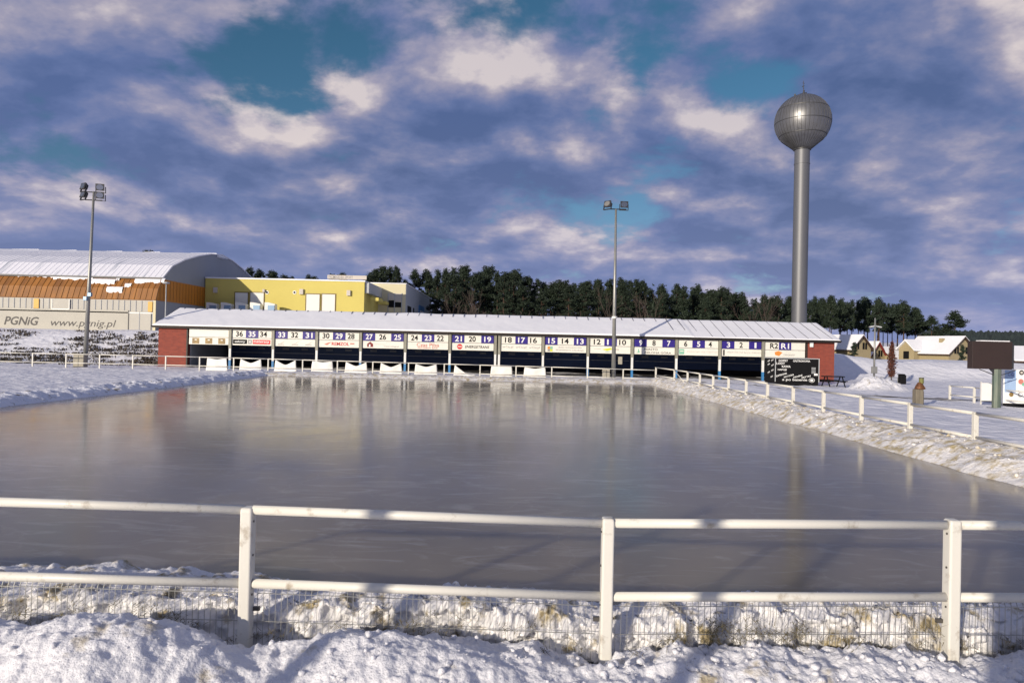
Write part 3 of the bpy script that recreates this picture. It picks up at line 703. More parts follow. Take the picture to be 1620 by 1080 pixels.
def kt(s, fx, fz, w, h, rot=0.0, bold=0.02): lettering(s, k0+W*fx, kz1-Hh*fz, w, h, KY, 'white', kb, 'lettering', bold=bold, rot=rot, depth=0.008)
kt('GOFRY', 0.18, 0.09, 0.62, 0.15); kt('GASTRONOMIA', 0.60, 0.09, 1.15, 0.13); kt('LODY', 0.12, 0.21, 0.58, 0.15); kt('KAWA', 0.25, 0.34, 0.58, 0.15); kt('NAPOJE', 0.16, 0.49, 0.60, 0.15)
kt('ZAPIEKANKI', 0.14, 0.70, 0.76, 0.11, R(17)); kt('HOT-DOGI', 0.31, 0.745, 0.68, 0.11, R(17)); kt('PANINI', 0.52, 0.755, 0.60, 0.11, R(17)); kt('FRYTKI', 0.71, 0.77, 0.60, 0.11, R(14))
kt('a po basenie', 0.45, 0.915, 1.68, 0.21, 0, 0.012)
xc = k0+W*0.84; zc = kz0+Hh*0.09
m = MB(); n_ = 24
for ra, rb in ((0.20, 0.17), (0.11, 0.0)):
    for k in range(n_):
        a0 = 2*math.pi*k/n_; a1 = 2*math.pi*(k+1)/n_; pp = lambda r, t: (xc+r*math.cos(t), KY-0.006, zc+0.75*r*math.sin(t))
        m.quad(pp(ra, a0), pp(ra, a1), pp(rb, a1), pp(rb, a0))
m.build('emblem', 'white', kb)
for k in range(5): MB().box(k1-0.50, k1-0.22, KY-0.008, KY-0.001, kz1-0.60-k*0.09, kz1-0.56-k*0.09).build('price_line', 'grey_wall', kb)
MB().box(k1-0.32, k1-0.08, KY-0.009, KY-0.001, kz1-1.10, kz1-0.96).build('notice', 'white', kb)
for (fy, fz) in ((0.55, 0.08), (1.2, 0.12), (0.5, 0.3), (1.2, 0.27), (0.5, 0.52), (1.15, 0.62), (0.6, 0.80)):
    lettering('menu', 0, kz1-Hh*fz, 0.42, 0.10, KY+fy, 'white', kb, 'lettering', bold=0.03, rot=R(14), side=k0, depth=0.008)

# ------------------------------------------------------------------ floodlight masts
def flood(root, x, y, z, yaw, tilt, s=0.55):
    Mx = Matrix.Translation((x, y, z)) @ Matrix.Rotation(yaw, 4, 'Z') @ Matrix.Rotation(tilt, 4, 'X')
    def loc(m, nm, mt, par):
        m.v = [tuple(Mx @ Vector(p)) for p in m.v]; return m.build(nm, mt, par)
    w, h, d = s*0.60, s*0.5, s*0.30
    b = MB(); b.add([(-w, -d, -h), (w, -d, -h), (w, -d, h), (-w, -d, h), (-w*0.6, d, -h*0.6), (w*0.6, d, -h*0.6), (w*0.6, d, h*0.6), (-w*0.6, d, h*0.6)],
                    [(0,1,2,3),(4,7,6,5),(0,4,5,1),(1,5,6,2),(2,6,7,3),(3,7,4,0)])
    o = loc(b, 'floodlight', 'steel_dark', root)
    n = 20; g = MB(); g.prism([(w*0.8*math.cos(2*math.pi*k/n), h*0.8*math.sin(2*math.pi*k/n)) for k in range(n)][::-1], 'y', -d-0.02, -d-0.003); loc(g, 'lens', 'flood_glass', o)
    br = MB(); br.box(-w-0.04, -w-0.01, -0.05, 0.05, -h-0.12, 0.05); br.box(w+0.01, w+0.04, -0.05, 0.05, -h-0.12, 0.05); br.box(-w-0.04, w+0.04, -0.05, 0.05, -h-0.16, -h-0.12); loc(br, 'bracket', 'steel_dark', o)
mY = 51.2; pb = at(134.5, 577, mY); pt = at(148.5, 303, mY)
ms = thing('floodlight_mast', (pb.x, mY, 0), 'tall grey mast with four floodlights before the arched hall', 'floodlight mast')
MB().tube((pb.x, mY, -0.1), (pt.x, mY, pt.z), 0.17, 0.075, n=14).build('pole', 'steel', ms, smooth=True)
for zz, v in ((pt.z-0.02, 305), (pt.z-0.60, 317)):
    MB().tube((pt.x-0.62, mY, zz-0.02), (pt.x+0.62, mY, zz-0.05), 0.04, n=8).build('cross_arm', 'steel_dark', ms)
    flood(ms, pt.x-0.62, mY-0.1, zz+0.32, R(-30), R(-16), 0.50); flood(ms, pt.x+0.55, mY-0.1, zz+0.30, R(12), R(6), 0.50)
for (u, v) in ((136, 472), (143, 466)):
    p = at(u, v, mY-0.2); MB().box(p.x-0.13, p.x+0.13, mY-0.35, mY-0.15, p.z-0.14, p.z+0.14).build('control_box', 'vent_blue', ms, bevel=0.02)
pb = at(970.5, 596, 50.6); pt = at(974.5, 331, 50.6); mY = 50.6
ms = thing('floodlight_mast', (pb.x, mY, 0), 'tall grey mast with two floodlights before number board 11', 'floodlight mast')
MB().tube((pb.x, mY, -0.1), (pt.x, mY, pt.z), 0.16, 0.07, n=14).build('pole', 'steel', ms, smooth=True)
p = at(972, 502, mY); MB().tube((p.x, mY, p.z-0.08), (p.x, mY, p.z+0.08), 0.19, n=14).build('collar', 'column_white', ms)
MB().tube((pt.x-0.6, mY, pt.z), (pt.x+0.75, mY, pt.z), 0.04, n=8).build('cross_arm', 'steel_dark', ms)
flood(ms, pt.x-0.58, mY-0.1, pt.z+0.30, R(-42), R(-18), 0.48); flood(ms, pt.x+0.55, mY-0.1, pt.z+0.30, R(4), R(0), 0.48)
p = at(978, 570, mY); MB().box(p.x-0.02, p.x+0.26, mY-0.25, mY-0.05, p.z-0.27, p.z+0.27).build('control_box', 'concrete', ms, bevel=0.02)
for u, v0, v1, y, wd, lb in ((124, 561, 580, 50.4, 0.75, 'pale concrete cabinet at the foot of the four-lamp mast'), (959.5, 584, 600, 50.2, 0.50, 'pale concrete cabinet at the foot of the two-lamp mast')):
    p = at(u, v0, y)
    t = thing('electric_cabinet', (p.x, y, 0), lb, 'cabinet'); bd = MB().box(p.x-wd/2, p.x+wd/2, y, y+0.45, -0.1, p.z).build('body', 'concrete', t, bevel=0.02)
    MB().box(p.x-wd/2-0.03, p.x+wd/2+0.03, y-0.03, y+0.48, p.z+0.002, p.z+0.05).build('lid', 'concrete', t)
    MB().box(p.x-0.012, p.x+0.012, y-0.012, y-0.002, 0.1, p.z-0.05).build('door_gap', 'steel_dark', bd)

# ------------------------------------------------------------------ water tower
TY = 97.0; tc_ = at(1270, 193, TY); tr = 45.0*TY/F/math.cos(math.atan(460/F))*0.87; tb = at(1268, 510, TY)
tx = tc_.x; tz = tc_.z
wt = thing('water_tower', (tx, TY, Hs(tx, TY)), 'tall steel water tower with a ribbed ball tank on a slim shaft', 'water tower')
sr = 12.4*TY/F/1.08
MB().lathe(tx, TY, [(sr, Hs(tx, TY)-0.5), (sr, tz-tr*1.60), (sr+0.05, tz-tr*1.60), (sr+0.05, tz-tr*1.57), (sr, tz-tr*1.57), (sr, tz-tr*0.96)], 64).build('shaft', 'tower_steel', wt, smooth=False)
prof = []
for k in range(4): prof.append((sr+0.1+(k/4)*(0.74*tr-sr-0.1), tz-tr*(1.04-0.37*k/4)))
for k in range(0, 27):
    a = R(-42+132*k/26); prof.append((max(tr*math.cos(a), 0.02), tz+tr*math.sin(a)))
tk = MB().lathe(tx, TY, prof, 60).build('tank', 'tank_steel', wt, smooth=True)
def on_tank(z):
    for (r0, z0), (r1, z1) in zip(prof, prof[1:]):
        if z0 <= z <= z1: return r0+(r1-r0)*(z-z0)/(z1-z0)
    return 0.05
for zf in (-0.55, -0.08, 0.42):
    z = tz+tr*zf; r = on_tank(z); MB().lathe(tx, TY, [(r-0.02, z-0.045), (r+0.035, z-0.04), (r+0.035, z+0.04), (r-0.02, z+0.045)], 60).build('hoop', 'seam_dark', tk)
for k in range(44):
    a = 2*math.pi*k/44; m = MB(); q = [(r, z) for r, z in prof if r > 0.35][::2]
    for (r0, z0), (r1, z1) in zip(q, q[1:]):
        m.tube((tx+(r0+0.01)*math.cos(a), TY+(r0+0.01)*math.sin(a), z0), (tx+(r1+0.01)*math.cos(a), TY+(r1+0.01)*math.sin(a), z1), 0.028, n=3, cap=False)
    m.build('rib', 'seam_dark', tk)
MB().lathe(tx, TY, [(sr+0.16, tz-tr*1.06), (sr+0.16, tz-tr*0.99)], 40).build('collar', 'seam_dark', wt)
zt_ = tz+tr
an = MB(); an.tube((tx, TY, zt_-0.1), (tx, TY, zt_+2.0), 0.035, n=6); an.tube((tx, TY, zt_), (tx+0.1, TY, zt_+0.7), 0.16, 0.10, n=6); an.tube((tx-0.45, TY, zt_+0.1), (tx+0.45, TY, zt_+0.35), 0.08, n=6)
an.tube((tx-0.2, TY, zt_+1.2), (tx+0.2, TY, zt_+1.3), 0.03, n=6); an.tube((tx-0.14, TY, zt_+1.7), (tx+0.16, TY, zt_+1.62), 0.03, n=6); an.tube((tx+0.1, TY, zt_+0.9), (tx-0.15, TY, zt_+1.25), 0.04, n=6); an.build('antenna', 'seam_dark', tk)
m = MB(); m.tube((tx-1.15, TY, zt_-0.22), (tx-1.15, TY, zt_+0.12), 0.10, 0.13, n=8); m.build('warning_lamp', 'seam_dark', tk)

# ------------------------------------------------------------------ arched hall
HX = -38.3; HL = -78.0
hp = [(75.0, 6.32), (75.5, 7.55), (76.5, 8.76), (78.6, 10.3), (81.5, 11.35), (85, 12.25), (88.5, 12.95), (92, 13.3)]
hp = hp+[(184-a, b) for a, b in hp[-2::-1]]
ha = thing('sports_hall', (HX, 75, 2.7), 'arched sports hall with orange lower roof, snowy upper roof and wall lettering', 'sports hall')
MB().prism([(75.0, 2.3)]+hp+[(109.0, 2.3)], 'x', HX-0.25, HX-0.02).build('end_wall', 'hall_end', ha)
MB().prism([(75.02, 6.35), (75.52, 7.55), (76.45, 8.72), (107.6, 8.72), (108.9, 6.35)], 'x', HX-0.018, HX+0.03).build('end_band', 'hall_end_orange', ha)
for yy in np.arange(76, 88, 0.75): MB().box(HX+0.032, HX+0.06, yy, yy+0.05, 6.4, 8.68).build('end_rib', 'hall_rib', ha)
MB().box(HL, HX-0.26, 75.0, 75.3, 2.3, 6.3).build('front_wall', 'hall_wall', ha)
for x in np.arange(HL+0.5, HX-1, 0.62): MB().box(x, x+0.05, 74.955, 74.998, 5.02, 6.26).build('wall_rib', 'hall_end', ha)
# lower orange roof and upper snowy roof as curved sheets with ribs
def curve_sheet(nm, i0, i1, mt, off, par=ha):
    m = MB(); q = hp[i0:i1+1]; xs = (HL, HX+0.12)
    vs = []
    for (y, z) in q: vs += [(xs[0], y-off*0.7, z+off), (xs[1], y-off*0.7, z+off)]
    for (y, z) in q: vs += [(xs[0], y-off*0.7+0.1, z+off-0.12), (xs[1], y-off*0.7+0.1, z+off-0.12)]
    n = len(q); fs = []
    for k in range(n-1): fs += [(2*k, 2*k+1, 2*k+3, 2*k+2), (2*n+2*k, 2*n+2*k+2, 2*n+2*k+3, 2*n+2*k+1), (2*k+1, 2*n+2*k+1, 2*n+2*k+3, 2*k+3)]
    fs += [(0, 2*n, 2*n+1, 1)]
    return m.add(vs, fs).build(nm, mt, par)
lowr = curve_sheet('lower_roof', 0, 2, 'hall_orange', 0.06)
upr = curve_sheet('upper_roof', 2, len(hp)-3, 'hall_roof', 0.16)
for x in np.arange(HL+0.3, HX, 0.60):
    m = MB()
    for (y0, z0), (y1, z1) in zip(hp[0:2], hp[1:3]): m.tube((x, y0-0.06, z0+0.06), (x, y1-0.06, z1+0.06), 0.045, n=4, cap=False)
    m.build('roof_rib', 'hall_rib', lowr)
    m = MB(); q = hp[2:6]
    for (y0, z0), (y1, z1) in zip(q, q[1:]): m.tube((x+0.2, y0-0.11, z0+0.16), (x+0.2, y1-0.11, z1+0.16), 0.035, n=4, cap=False)
    m.build('roof_rib', 'hall_roof', upr)
MB().box(HL, HX+0.1, 76.2, 76.5, 8.70, 8.86).build('roof_gutter', 'steel_dark', ha)
# snow patches lying on the orange roof
def rp(t):                       # point on the lower roof, t 0..1
    t = max(0.0, min(1.0, t))*2; k = min(int(t), 1); a, b = hp[k], hp[k+1]; return (a[0]+(b[0]-a[0])*(t-k)-0.10, a[1]+(b[1]-a[1])*(t-k)+0.10)
def patch_snow(u0, u1, t0, t1):
    x0, x1 = X(u0, 75.8), X(u1, 75.8); nx, ny = 14, 5; Xs = np.zeros((ny, nx)); Ys = Xs.copy(); Zs = Xs.copy()
    for i in range(nx):
        lo = t0+0.10*fbm(i*0.9+u0, u1, 1.0, 2)
        for j in range(ny):
            p = rp(lo+(t1-lo)*j/(ny-1)); Xs[j, i] = x0+(x1-x0)*i/(nx-1)-HX; Ys[j, i] = p[0]-75-(0.03 if 0 < j < ny-1 else -0.05); Zs[j, i] = p[1]-2.7+(0.05 if 0 < j < ny-1 else -0.04)
    grid_obj('roof_snow', Xs, Ys, Zs, 'snow_roof', parent=lowr)
for u0, u1, t0, t1 in ((78, 140, 0.86, 1.0), (140, 178, 0.66, 0.92), (178, 183, 0.86, 1.0), (170, 195, 0.30, 0.55), (196, 206, 0.55, 0.72), (208, 255, 0.78, 1.0), (20, 78, 0.93, 1.0)): patch_snow(u0, u1, t0, t1)
for u0, u1 in ((0, 62), (78, 122), (150, 195), (210, 255), (285, 345)):
    x0, x1 = X(u0, 90), X(u1, 90)
    m = MB(); m.prism([(x0, 12.9), (x0+0.8, 13.38), (x1-0.8, 13.42), (x1, 12.9)], 'y', 90.5, 92.5); m.build('skylight', 'snow_roof', upr)
hb = MB().box(HL, X(201, 74.9), 74.90, 74.96, 2.72, Zp(120, 489, 74.9)).build('wall_banner', 'hall_banner', ha)
lettering('PGNiG', (X(5, 74.9)+X(60, 74.9))/2, (Zp(30, 501, 74.9)+Zp(30, 513.5, 74.9))/2, X(60, 74.9)-X(5, 74.9), 0.90, 74.9, 'print_dark', hb, bold=0.02, shear=0.25)
lettering('www.pgnig.pl', (X(79, 74.9)+X(182.5, 74.9))/2, (Zp(130, 505.5, 74.9)+Zp(130, 519.5, 74.9))/2, X(182.5, 74.9)-X(79, 74.9), 0.98, 74.9, 'print_dark', hb, shear=0.25)
for u0, u1, v0, v1, mt in ((51, 59, 472, 488, 'hall_yellow'), (232, 239, 477, 493, 'hall_yellow')):
    MB().box(X(u0, 74.9), X(u1, 74.9), 74.90, 74.953, Zp(u0, v1, 74.9), Zp(u0, v0, 74.9)).build('yellow_panel', mt, ha)
a, b, z0, z1 = X(81, 74.9), X(107, 74.9), Zp(95, 488, 74.9), Zp(95, 473, 74.9)
fr_ = MB().box(a, b, 74.90, 74.953, z0, z1).build('window', 'hall_wall', ha)
for bx in ((a-0.08, a, z0-0.08, z1), (b, b+0.08, z0-0.08, z1), (a, b, z0-0.10, z0)): MB().box(bx[0], bx[1], 74.86, 74.95, bx[2], bx[3]).build('window_frame', 'window_blind', fr_)
dd = MB().box(X(202, 74.9), X(237, 74.9), 74.91, 74.955, 2.5, Zp(220, 493, 74.9)).build('gate', 'hall_wall', ha)
for u in (202, 219): MB().box(X(u, 74.9)-0.03, X(u, 74.9)+0.03, 74.88, 74.909, 2.5, Zp(220, 493, 74.9)).build('gate_frame', 'hall_end' if u > 210 else 'steel_dark', dd)
MB().box(X(240.5, 74.9), X(244.5, 74.9), 74.88, 74.95, 2.4, 6.3).build('corner_trim', 'cream_wall', ha)
MB().box(HL, X(240, 74.9), 74.90, 74.945, 4.88, 5.0).build('sill', 'window_blind', ha)
# small lamp standing before the hall
p = at(263, 449, 66); t = thing('street_lamp', (p.x, 66, Hs(p.x, 66)), 'thin pale street lamp in front of the hall end wall', 'street lamp')
MB().tube((p.x, 66, Hs(p.x, 66)-0.2), (p.x, 66, p.z), 0.06, 0.04, n=8).build('pole', 'grey_wall', t)
MB().lathe(p.x, 66, [(0.10, p.z), (0.32, p.z+0.05), (0.30, p.z+0.16), (0.08, p.z+0.20)], 14).build('lamp_head', 'grey_wall', t)

# ------------------------------------------------------------------ yellow building and the cream one behind it
YY = 87.0
yx0, yx1 = HX+0.1, X(574, YY); yz1 = Zp(450, 443, YY)
yb_ = thing('yellow_building', ((yx0+yx1)/2, YY, 2.7), 'flat roofed yellow building with white doors joined to the hall', 'building')
MB().box(yx0, yx1, YY, YY+16, 2.0, yz1).build('wall', 'yellow_wall', yb_)
MB().box(yx0, yx1+0.1, YY-0.1, YY+16, yz1+0.003, yz1+0.16).build('roof_edge', 'snow_roof', yb_)
for u0, u1, v0, v1 in ((370, 390, 463, 500), (394, 415, 463, 500), (482.5, 503.5, 465.5, 500), (507.5, 528, 465.5, 500)):
    a, b, z1 = X(u0, YY), X(u1, YY), Zp((u0+u1)/2, v0, YY)
    w_ = MB().box(a, b, YY-0.05, YY-0.003, 3.0, z1).build('door', 'window_blind', yb_)
    for bx in ((a-0.10, a-0.003), (b+0.003, b+0.10)): MB().box(*bx, YY-0.08, YY-0.002, 3.0, z1+0.1).build('door_frame', 'frame_brown', w_)
    MB().box(a-0.003, b+0.003, YY-0.08, YY-0.002, z1+0.003, z1+0.1).build('door_frame', 'frame_brown', w_)
for u in (334, 357, 380, 403, 426):
    x = X(u, YY-2); zt_ = Zp(u, 478.5, YY-2); m = MB(); hw = 0.62
    m.prism([(x-hw, 2.0), (x+hw, 2.0), (x+hw, zt_-0.18), (x-hw*0.3, zt_), (x-hw, zt_)][::-1], 'y', YY-2.3, YY-1.4); vb = m.build('air_unit', 'window_blind', yb_)
    MB().box(x-hw*0.35, x+hw*0.95, YY-2.35, YY-2.303, 2.0, zt_-0.35).build('grille', 'vent_blue', vb)
for u, v in ((341.5, 459), (477.5, 461.5), (552, 463.5), (418, 460)):
    p = at(u, v, YY); s_ = 0.14 if u == 418 else 0.24
    MB().box(p.x-s_, p.x+s_, YY-0.28, YY-0.003, p.z-s_*1.4, p.z+s_*1.4).build('wall_lamp', 'pale_print', yb_, bevel=0.03)
for u, v in ((422.5, 462.5), (466, 462.5)):
    p = at(u, v, YY); n = 16; dk = MB().prism([(p.x+0.22*math.cos(2*math.pi*k/n), p.z+0.22*math.sin(2*math.pi*k/n)) for k in range(n)][::-1], 'y', YY-0.04, YY-0.003).build('vent', 'white', yb_)
    MB().prism([(p.x+0.13*math.cos(2*math.pi*k/n), p.z+0.13*math.sin(2*math.pi*k/n)) for k in range(n)][::-1], 'y', YY-0.06, YY-0.042).build('vent_hole', 'black', dk)
# overhanging corner: grey parapet along the right flank and canopies over the entrance
MB().box(yx1+0.003, yx1+0.5, YY+0.3, YY+15, Zp(574, 463, YY), yz1-0.02).build('flank_parapet', 'grey_wall', yb_)
for k, (yy, ln) in enumerate(((YY+1.5, 3.0), (YY+6.5, 4.0))): MB().box(yx1+0.5, yx1+1.5, yy, yy+ln, Zp(574, 474, YY)-0.1*k, Zp(574, 469, YY)-0.1*k).build('canopy', 'yellow_wall', yb_)
for yy, wd in ((YY+2.2, 0.9), (YY+4.2, 1.1), (YY+8.2, 1.0), (YY+11, 1.0)): MB().box(yx1+0.003, yx1+0.04, yy, yy+wd, 3.2, 5.4).build('window', 'frame_brown', yb_)
# roof sign
a, b, z = X(515, YY+3), X(577, YY+3), yz1+0.55
rs = MB().box(a, b, YY+3, YY+3.08, z, z+0.50).build('roof_sign', 'pale_print', yb_)
lettering('PALMIARNIA SPORT', (a+b)/2-0.8, z+0.25, (b-a)*0.62, 0.36, YY+3, 'grey_print', rs, bold=0.01)
for x in np.arange(a+0.2, b, 0.9): MB().tube((x, YY+3.04, yz1), (x, YY+3.04, z), 0.03, n=5).build('sign_leg', 'steel_dark', rs)
CY = 96.0
cx0, cx1 = X(560, CY), X(639.5, CY); cz = Zp(620, 449, CY)
cb = thing('cream_building', (cx1, CY, 2.8), 'cream building with large dark glazing and blue sign behind the yellow one', 'building')
MB().box(cx0, cx1, CY, CY+30, 2.0, cz).build('wall', 'cream_wall', cb)
MB().box(cx1+0.003, cx1+0.06, CY+0.05, CY+30, 2.0, cz-0.05).build('flank_wall', 'grey_wall', cb)
MB().box(cx0, cx1+0.1, CY-0.1, CY+30.1, cz+0.003, cz+0.12).build('roof_edge', 'snow_roof', cb)
for u0, u1, v0, v1, mt in ((612.5, 622, 464, 474, 'pale_print'), (622.8, 633, 464, 477, 'pale_print'), (612.5, 622, 475, 486, 'black'), (622.8, 633, 478, 486, 'black')):
    g = MB().box(X(u0, CY), X(u1, CY), CY-0.05, CY-0.003, Zp(u0, v1, CY), Zp(u0, v0, CY)).build('window', mt, cb)
for u in (612, 622.4, 633.6): MB().box(X(u, CY)-0.05, X(u, CY)+0.05, CY-0.09, CY-0.052, 2.5, Zp(u, 463.5, CY)).build('mullion', 'grey_wall', cb)
for yy, w_ in ((CY+1.5, 3.5), (CY+7, 1.2)): MB().box(cx1+0.063, cx1+0.10, yy, yy+w_, 5.2, 7.6).build('window', 'black', cb)
sg = MB().box(cx1+0.063, cx1+0.16, CY+13, CY+19.5, 6.4, 8.4).build('blue_sign', 'column_blue', cb)
MB().box(cx1+0.163, cx1+0.18, CY+14, CY+18.5, 7.2, 7.6).build('sign_bar', 'white', sg)
for zz in (5.0, 5.6): MB().tube((cx1+1.2, CY+4, zz-1.2), (cx1+1.2, CY+30, zz-1.2), 0.04, n=5).build('balustrade', 'steel_dark', cb)
for yy in np.arange(CY+4, CY+30, 1.4): MB().tube((cx1+1.2, yy, 2.6), (cx1+1.2, yy, 4.5), 0.03, n=5).build('baluster', 'steel_dark', cb)

# ------------------------------------------------------------------ houses on the right
def house(name, loc, rot, L_, D_, wall_h, roof_h, label, dormer=False, chim=True, wallmat='house_wall', roofmat='roof_brown'):
    t = thing(name, loc, label, 'house'); z0 = loc[2]
    Rz = Matrix.Rotation(rot, 4, 'Z')
    def B(m, nm, mt, par):
        m.v = [tuple(Rz @ Vector(p)+Vector(loc)) for p in m.v]; return m.build(nm, mt, par)
    h, d = L_/2, D_/2
    wl = B(MB().prism([(-d, 0), (d, 0), (d, wall_h), (0, wall_h+roof_h), (-d, wall_h)], 'x', -h, h), 'wall', wallmat, t)
    ov = 0.5; k = roof_h/d
    def slab(z_, th, grow):
        e = d+ov+grow
        return [(-e, wall_h-k*(ov+grow)+z_), (0, wall_h+roof_h+z_), (e, wall_h-k*(ov+grow)+z_), (e, wall_h-k*(ov+grow)+z_+th), (0, wall_h+roof_h+z_+th), (-e, wall_h-k*(ov+grow)+z_+th)]
    rf = B(MB().prism(slab(0.02, 0.14, 0), 'x', -h-ov, h+ov), 'roof', roofmat, t)
    B(MB().prism(slab(0.165, 0.14, -0.06), 'x', -h-ov+0.03, h+ov-0.06), 'roof_snow', 'snow_roof', rf)
    if chim:
        ch = B(MB().box(h*0.2, h*0.2+0.6, -d*0.45, -d*0.45+0.6, wall_h+roof_h*0.3, wall_h+roof_h*0.95), 'chimney', 'house_wall', rf)
    for x in (-h*0.6, 0.0, h*0.6):
        w = B(MB().box(x-0.5, x+0.5, -d-0.05, -d-0.003, wall_h*0.45, wall_h*0.45+1.2), 'window', 'black', t)
    for y in (-d*0.45, d*0.35):
        w = B(MB().box(h+0.003, h+0.05, y-0.5, y+0.5, wall_h*0.98, wall_h*0.98+1.1), 'window', 'black', t)
        B(MB().box(h+0.052, h+0.07, y-0.04, y+0.04, wall_h*0.98, wall_h*0.98+1.1), 'window_bar', 'house_wall', w)
    if dormer:
        x = -h*0.72; w2 = 1.5; zb = wall_h*0.62
        dm = B(MB().prism([(x-w2, 0), (x+w2, 0), (x+w2, wall_h+0.6), (x, wall_h+0.6+1.35), (x-w2, wall_h+0.6)], 'y', -d-1.3, 0), 'cross_wing', wallmat, t)
        B(MB().prism([(x-w2-0.4, wall_h+0.25), (x, wall_h+2.0), (x+w2+0.4, wall_h+0.25), (x+w2+0.4, wall_h+0.45), (x, wall_h+2.25), (x-w2-0.4, wall_h+0.45)], 'y', -d-1.7, 0.2), 'wing_snow', 'snow_roof', dm)
        B(MB().box(x-0.55, x+0.55, -d-1.35, -d-1.303, wall_h*0.75, wall_h*0.75+1.3), 'window', 'black', dm)
    return t
hy = 120.0; house('house', (X(1488, hy), hy, -1.7), R(-70), 8.0, 6.4, 4.5, 2.6, 'cream house with steep snowy roof and small cross wing', dormer=True)
house('house', (X(1340, hy), hy, -1.5), R(-66), 5.6, 4.6, 4.7, 2.1, 'small cream house with snowy roof beside the brick pavilion end', chim=False)
hy = 128.0; house('house', (X(1414, hy), hy, -1.9), R(15), 5.0, 6, 3.2, 2.2, 'low snow covered house seen behind the copper leaved tree', chim=False)
house('house', (X(1371, hy), hy, -1.6), R(-66), 4.5, 4, 3.6, 2.4, 'dark red roofed house beside the small cream one', roofmat='roof_red', chim=False)
hy = 72.0; house('house', (X(1628, hy), hy, -0.6), R(-10), 4.5, 5, 2.6, 1.2, 'cream house with flat snowy roof behind the poster board', chim=False)

# ------------------------------------------------------------------ billboard, figure, trailer, lamp, tree, bin
by = 29.9; p = at(1576, 649, by); bx = p.x
bb = thing('billboard', (bx, by, 0.05), 'dark brown display board on a green steel pillar in the snow', 'billboard')
x0, x1, z0, z1 = X(1535.5, by), X(1598.5, by), Zp(1566, 583.5, by), Zp(1566, 540, by)
pn = MB().box(x0, x1, by-0.12, by+0.22, z0, z1).build('display_panel', 'screen_brown', bb, bevel=0.012)
MB().box(x0+0.35, x1-0.1, by-0.10, by+0.2, z1+0.003, z1+0.04).build('snow_cap', 'snow_roof', bb)
MB().box(x1+0.003, x1+0.12, by-0.05, by+0.2, z0+0.02, z1-0.08).build('side_casing', 'steel_dark', bb)
pl = MB(); pl.prism([(bx+0.17*math.cos(2*math.pi*k/8+0.39), by+0.17*math.sin(2*math.pi*k/8+0.39)) for k in range(8)], 'z', 0.02, z0); pl.build('pillar', 'pillar_green', bb)
MB().box(bx-0.26, bx+0.26, by-0.24, by+0.24, -0.05, 0.11).build('base_plate', 'steel_dark', bb)
for sx_ in (-1, 1): MB().tube((bx+sx_*0.78, by-0.05, z0-0.02), (bx+sx_*0.12, by-0.05, z0-0.26), 0.018, n=6).build('stay', 'steel_dark', bb)
MB().prism([(bx-0.36, z0), (bx+0.1, z0), (bx-0.12, z0-0.24)][::-1], 'y', by-0.06, by-0.02).build('gusset', 'steel_dark', bb)

fy = 29.6; p = at(1452, 646, fy); fx = p.x
fg = thing('figurine_pedestal', (fx, fy, 0.05), 'small brown figure with olive head on a grey wooden pedestal', 'statue')
MB().box(fx-0.16, fx+0.15, fy-0.15, fy+0.15, 0.0, 0.84).build('pedestal', 'wood_grey', fg, bevel=0.015)
MB().box(fx+0.153, fx+0.19, fy-0.1, fy+0.12, -0.02, 0.75).build('back_board', 'steel_dark', fg)
m = MB(); m.lathe(fx+0.06, fy, [(0.20, 0.842), (0.185, 0.92), (0.135, 1.02), (0.09, 1.10), (0.06, 1.13)], 14); m.build('body', 'bronze', fg, smooth=True)
hd = MB().lathe(fx+0.13, fy, [(0.075, 1.06), (0.095, 1.12), (0.092, 1.26), (0.098, 1.28), (0.098, 1.33), (0.06, 1.335)], 16).build('head', 'olive', fg, smooth=True)
MB().lathe(fx+0.13, fy, [(0.102, 1.29), (0.102, 1.32)], 16).build('hat_band', 'steel_dark', hd)
for s_ in (-1, 1): MB().tube((fx+0.06+s_*0.09, fy-0.05, 1.02), (fx+0.06+s_*0.17, fy-0.12, 0.86), 0.035, 0.028, n=8).build('arm', 'bronze', fg, smooth=True)

ty = 31.2; x0, x1 = X(1586, ty), X(1700, ty); z0, z1 = 0.22, Zp(1600, 584, ty)
tr_ = thing('poster_board', ((x0+x1)/2, ty, 0.05), 'white and pale blue poster board with food pictures behind the billboard pillar', 'poster board')
tbd = MB().box(x0, x1, ty, ty+0.35, z0, z1).build('body', 'white', tr_, bevel=0.02)
MB().box(x0+0.12, x0+0.62, ty-0.006, ty-0.002, z0+0.5, z1-0.05).build('blue_field', 'pale_blue', tbd)
lettering('CG', x0+0.37, z1-0.22, 0.26, 0.14, ty-0.007, 'panel_blue', tbd, depth=0.004); lettering('sport', x0+0.34, z0+1.0, 0.22, 0.08, ty-0.007, 'panel_blue', tbd, depth=0.004)
for (dx, dz, r, mt) in ((0.86, 1.38, 0.11, 'black'), (0.86, 1.38, 0.06, 'pale_print'), (0.84, 0.98, 0.12, 'pale_red'), (0.96, 0.86, 0.08, 'green_print'), (0.42, 0.40, 0.10, 'amber'), (0.82, 0.40, 0.11, 'grey_print'), (0.84, 0.41, 0.07, 'white')):
    n = 14; MB().prism([(x0+dx+r*math.cos(2*math.pi*k/n), z0+dz+r*math.sin(2*math.pi*k/n)) for k in range(n)][::-1], 'y', ty-0.006-0.004*(r < 0.09), ty-0.002).build('food_picture', mt, tbd)
MB().box(x0+0.15, x1, ty+0.05, ty+0.33, 0.08, z0-0.003).build('under_shade', 'black', tr_)  # black box added as the dark shade beneath the board
p0 = at(1553, 618, 31.5); wb = thing('white_barrier', (p0.x, 31.5, 0.05), 'white panel barrier standing behind the billboard pillar', 'barrier')
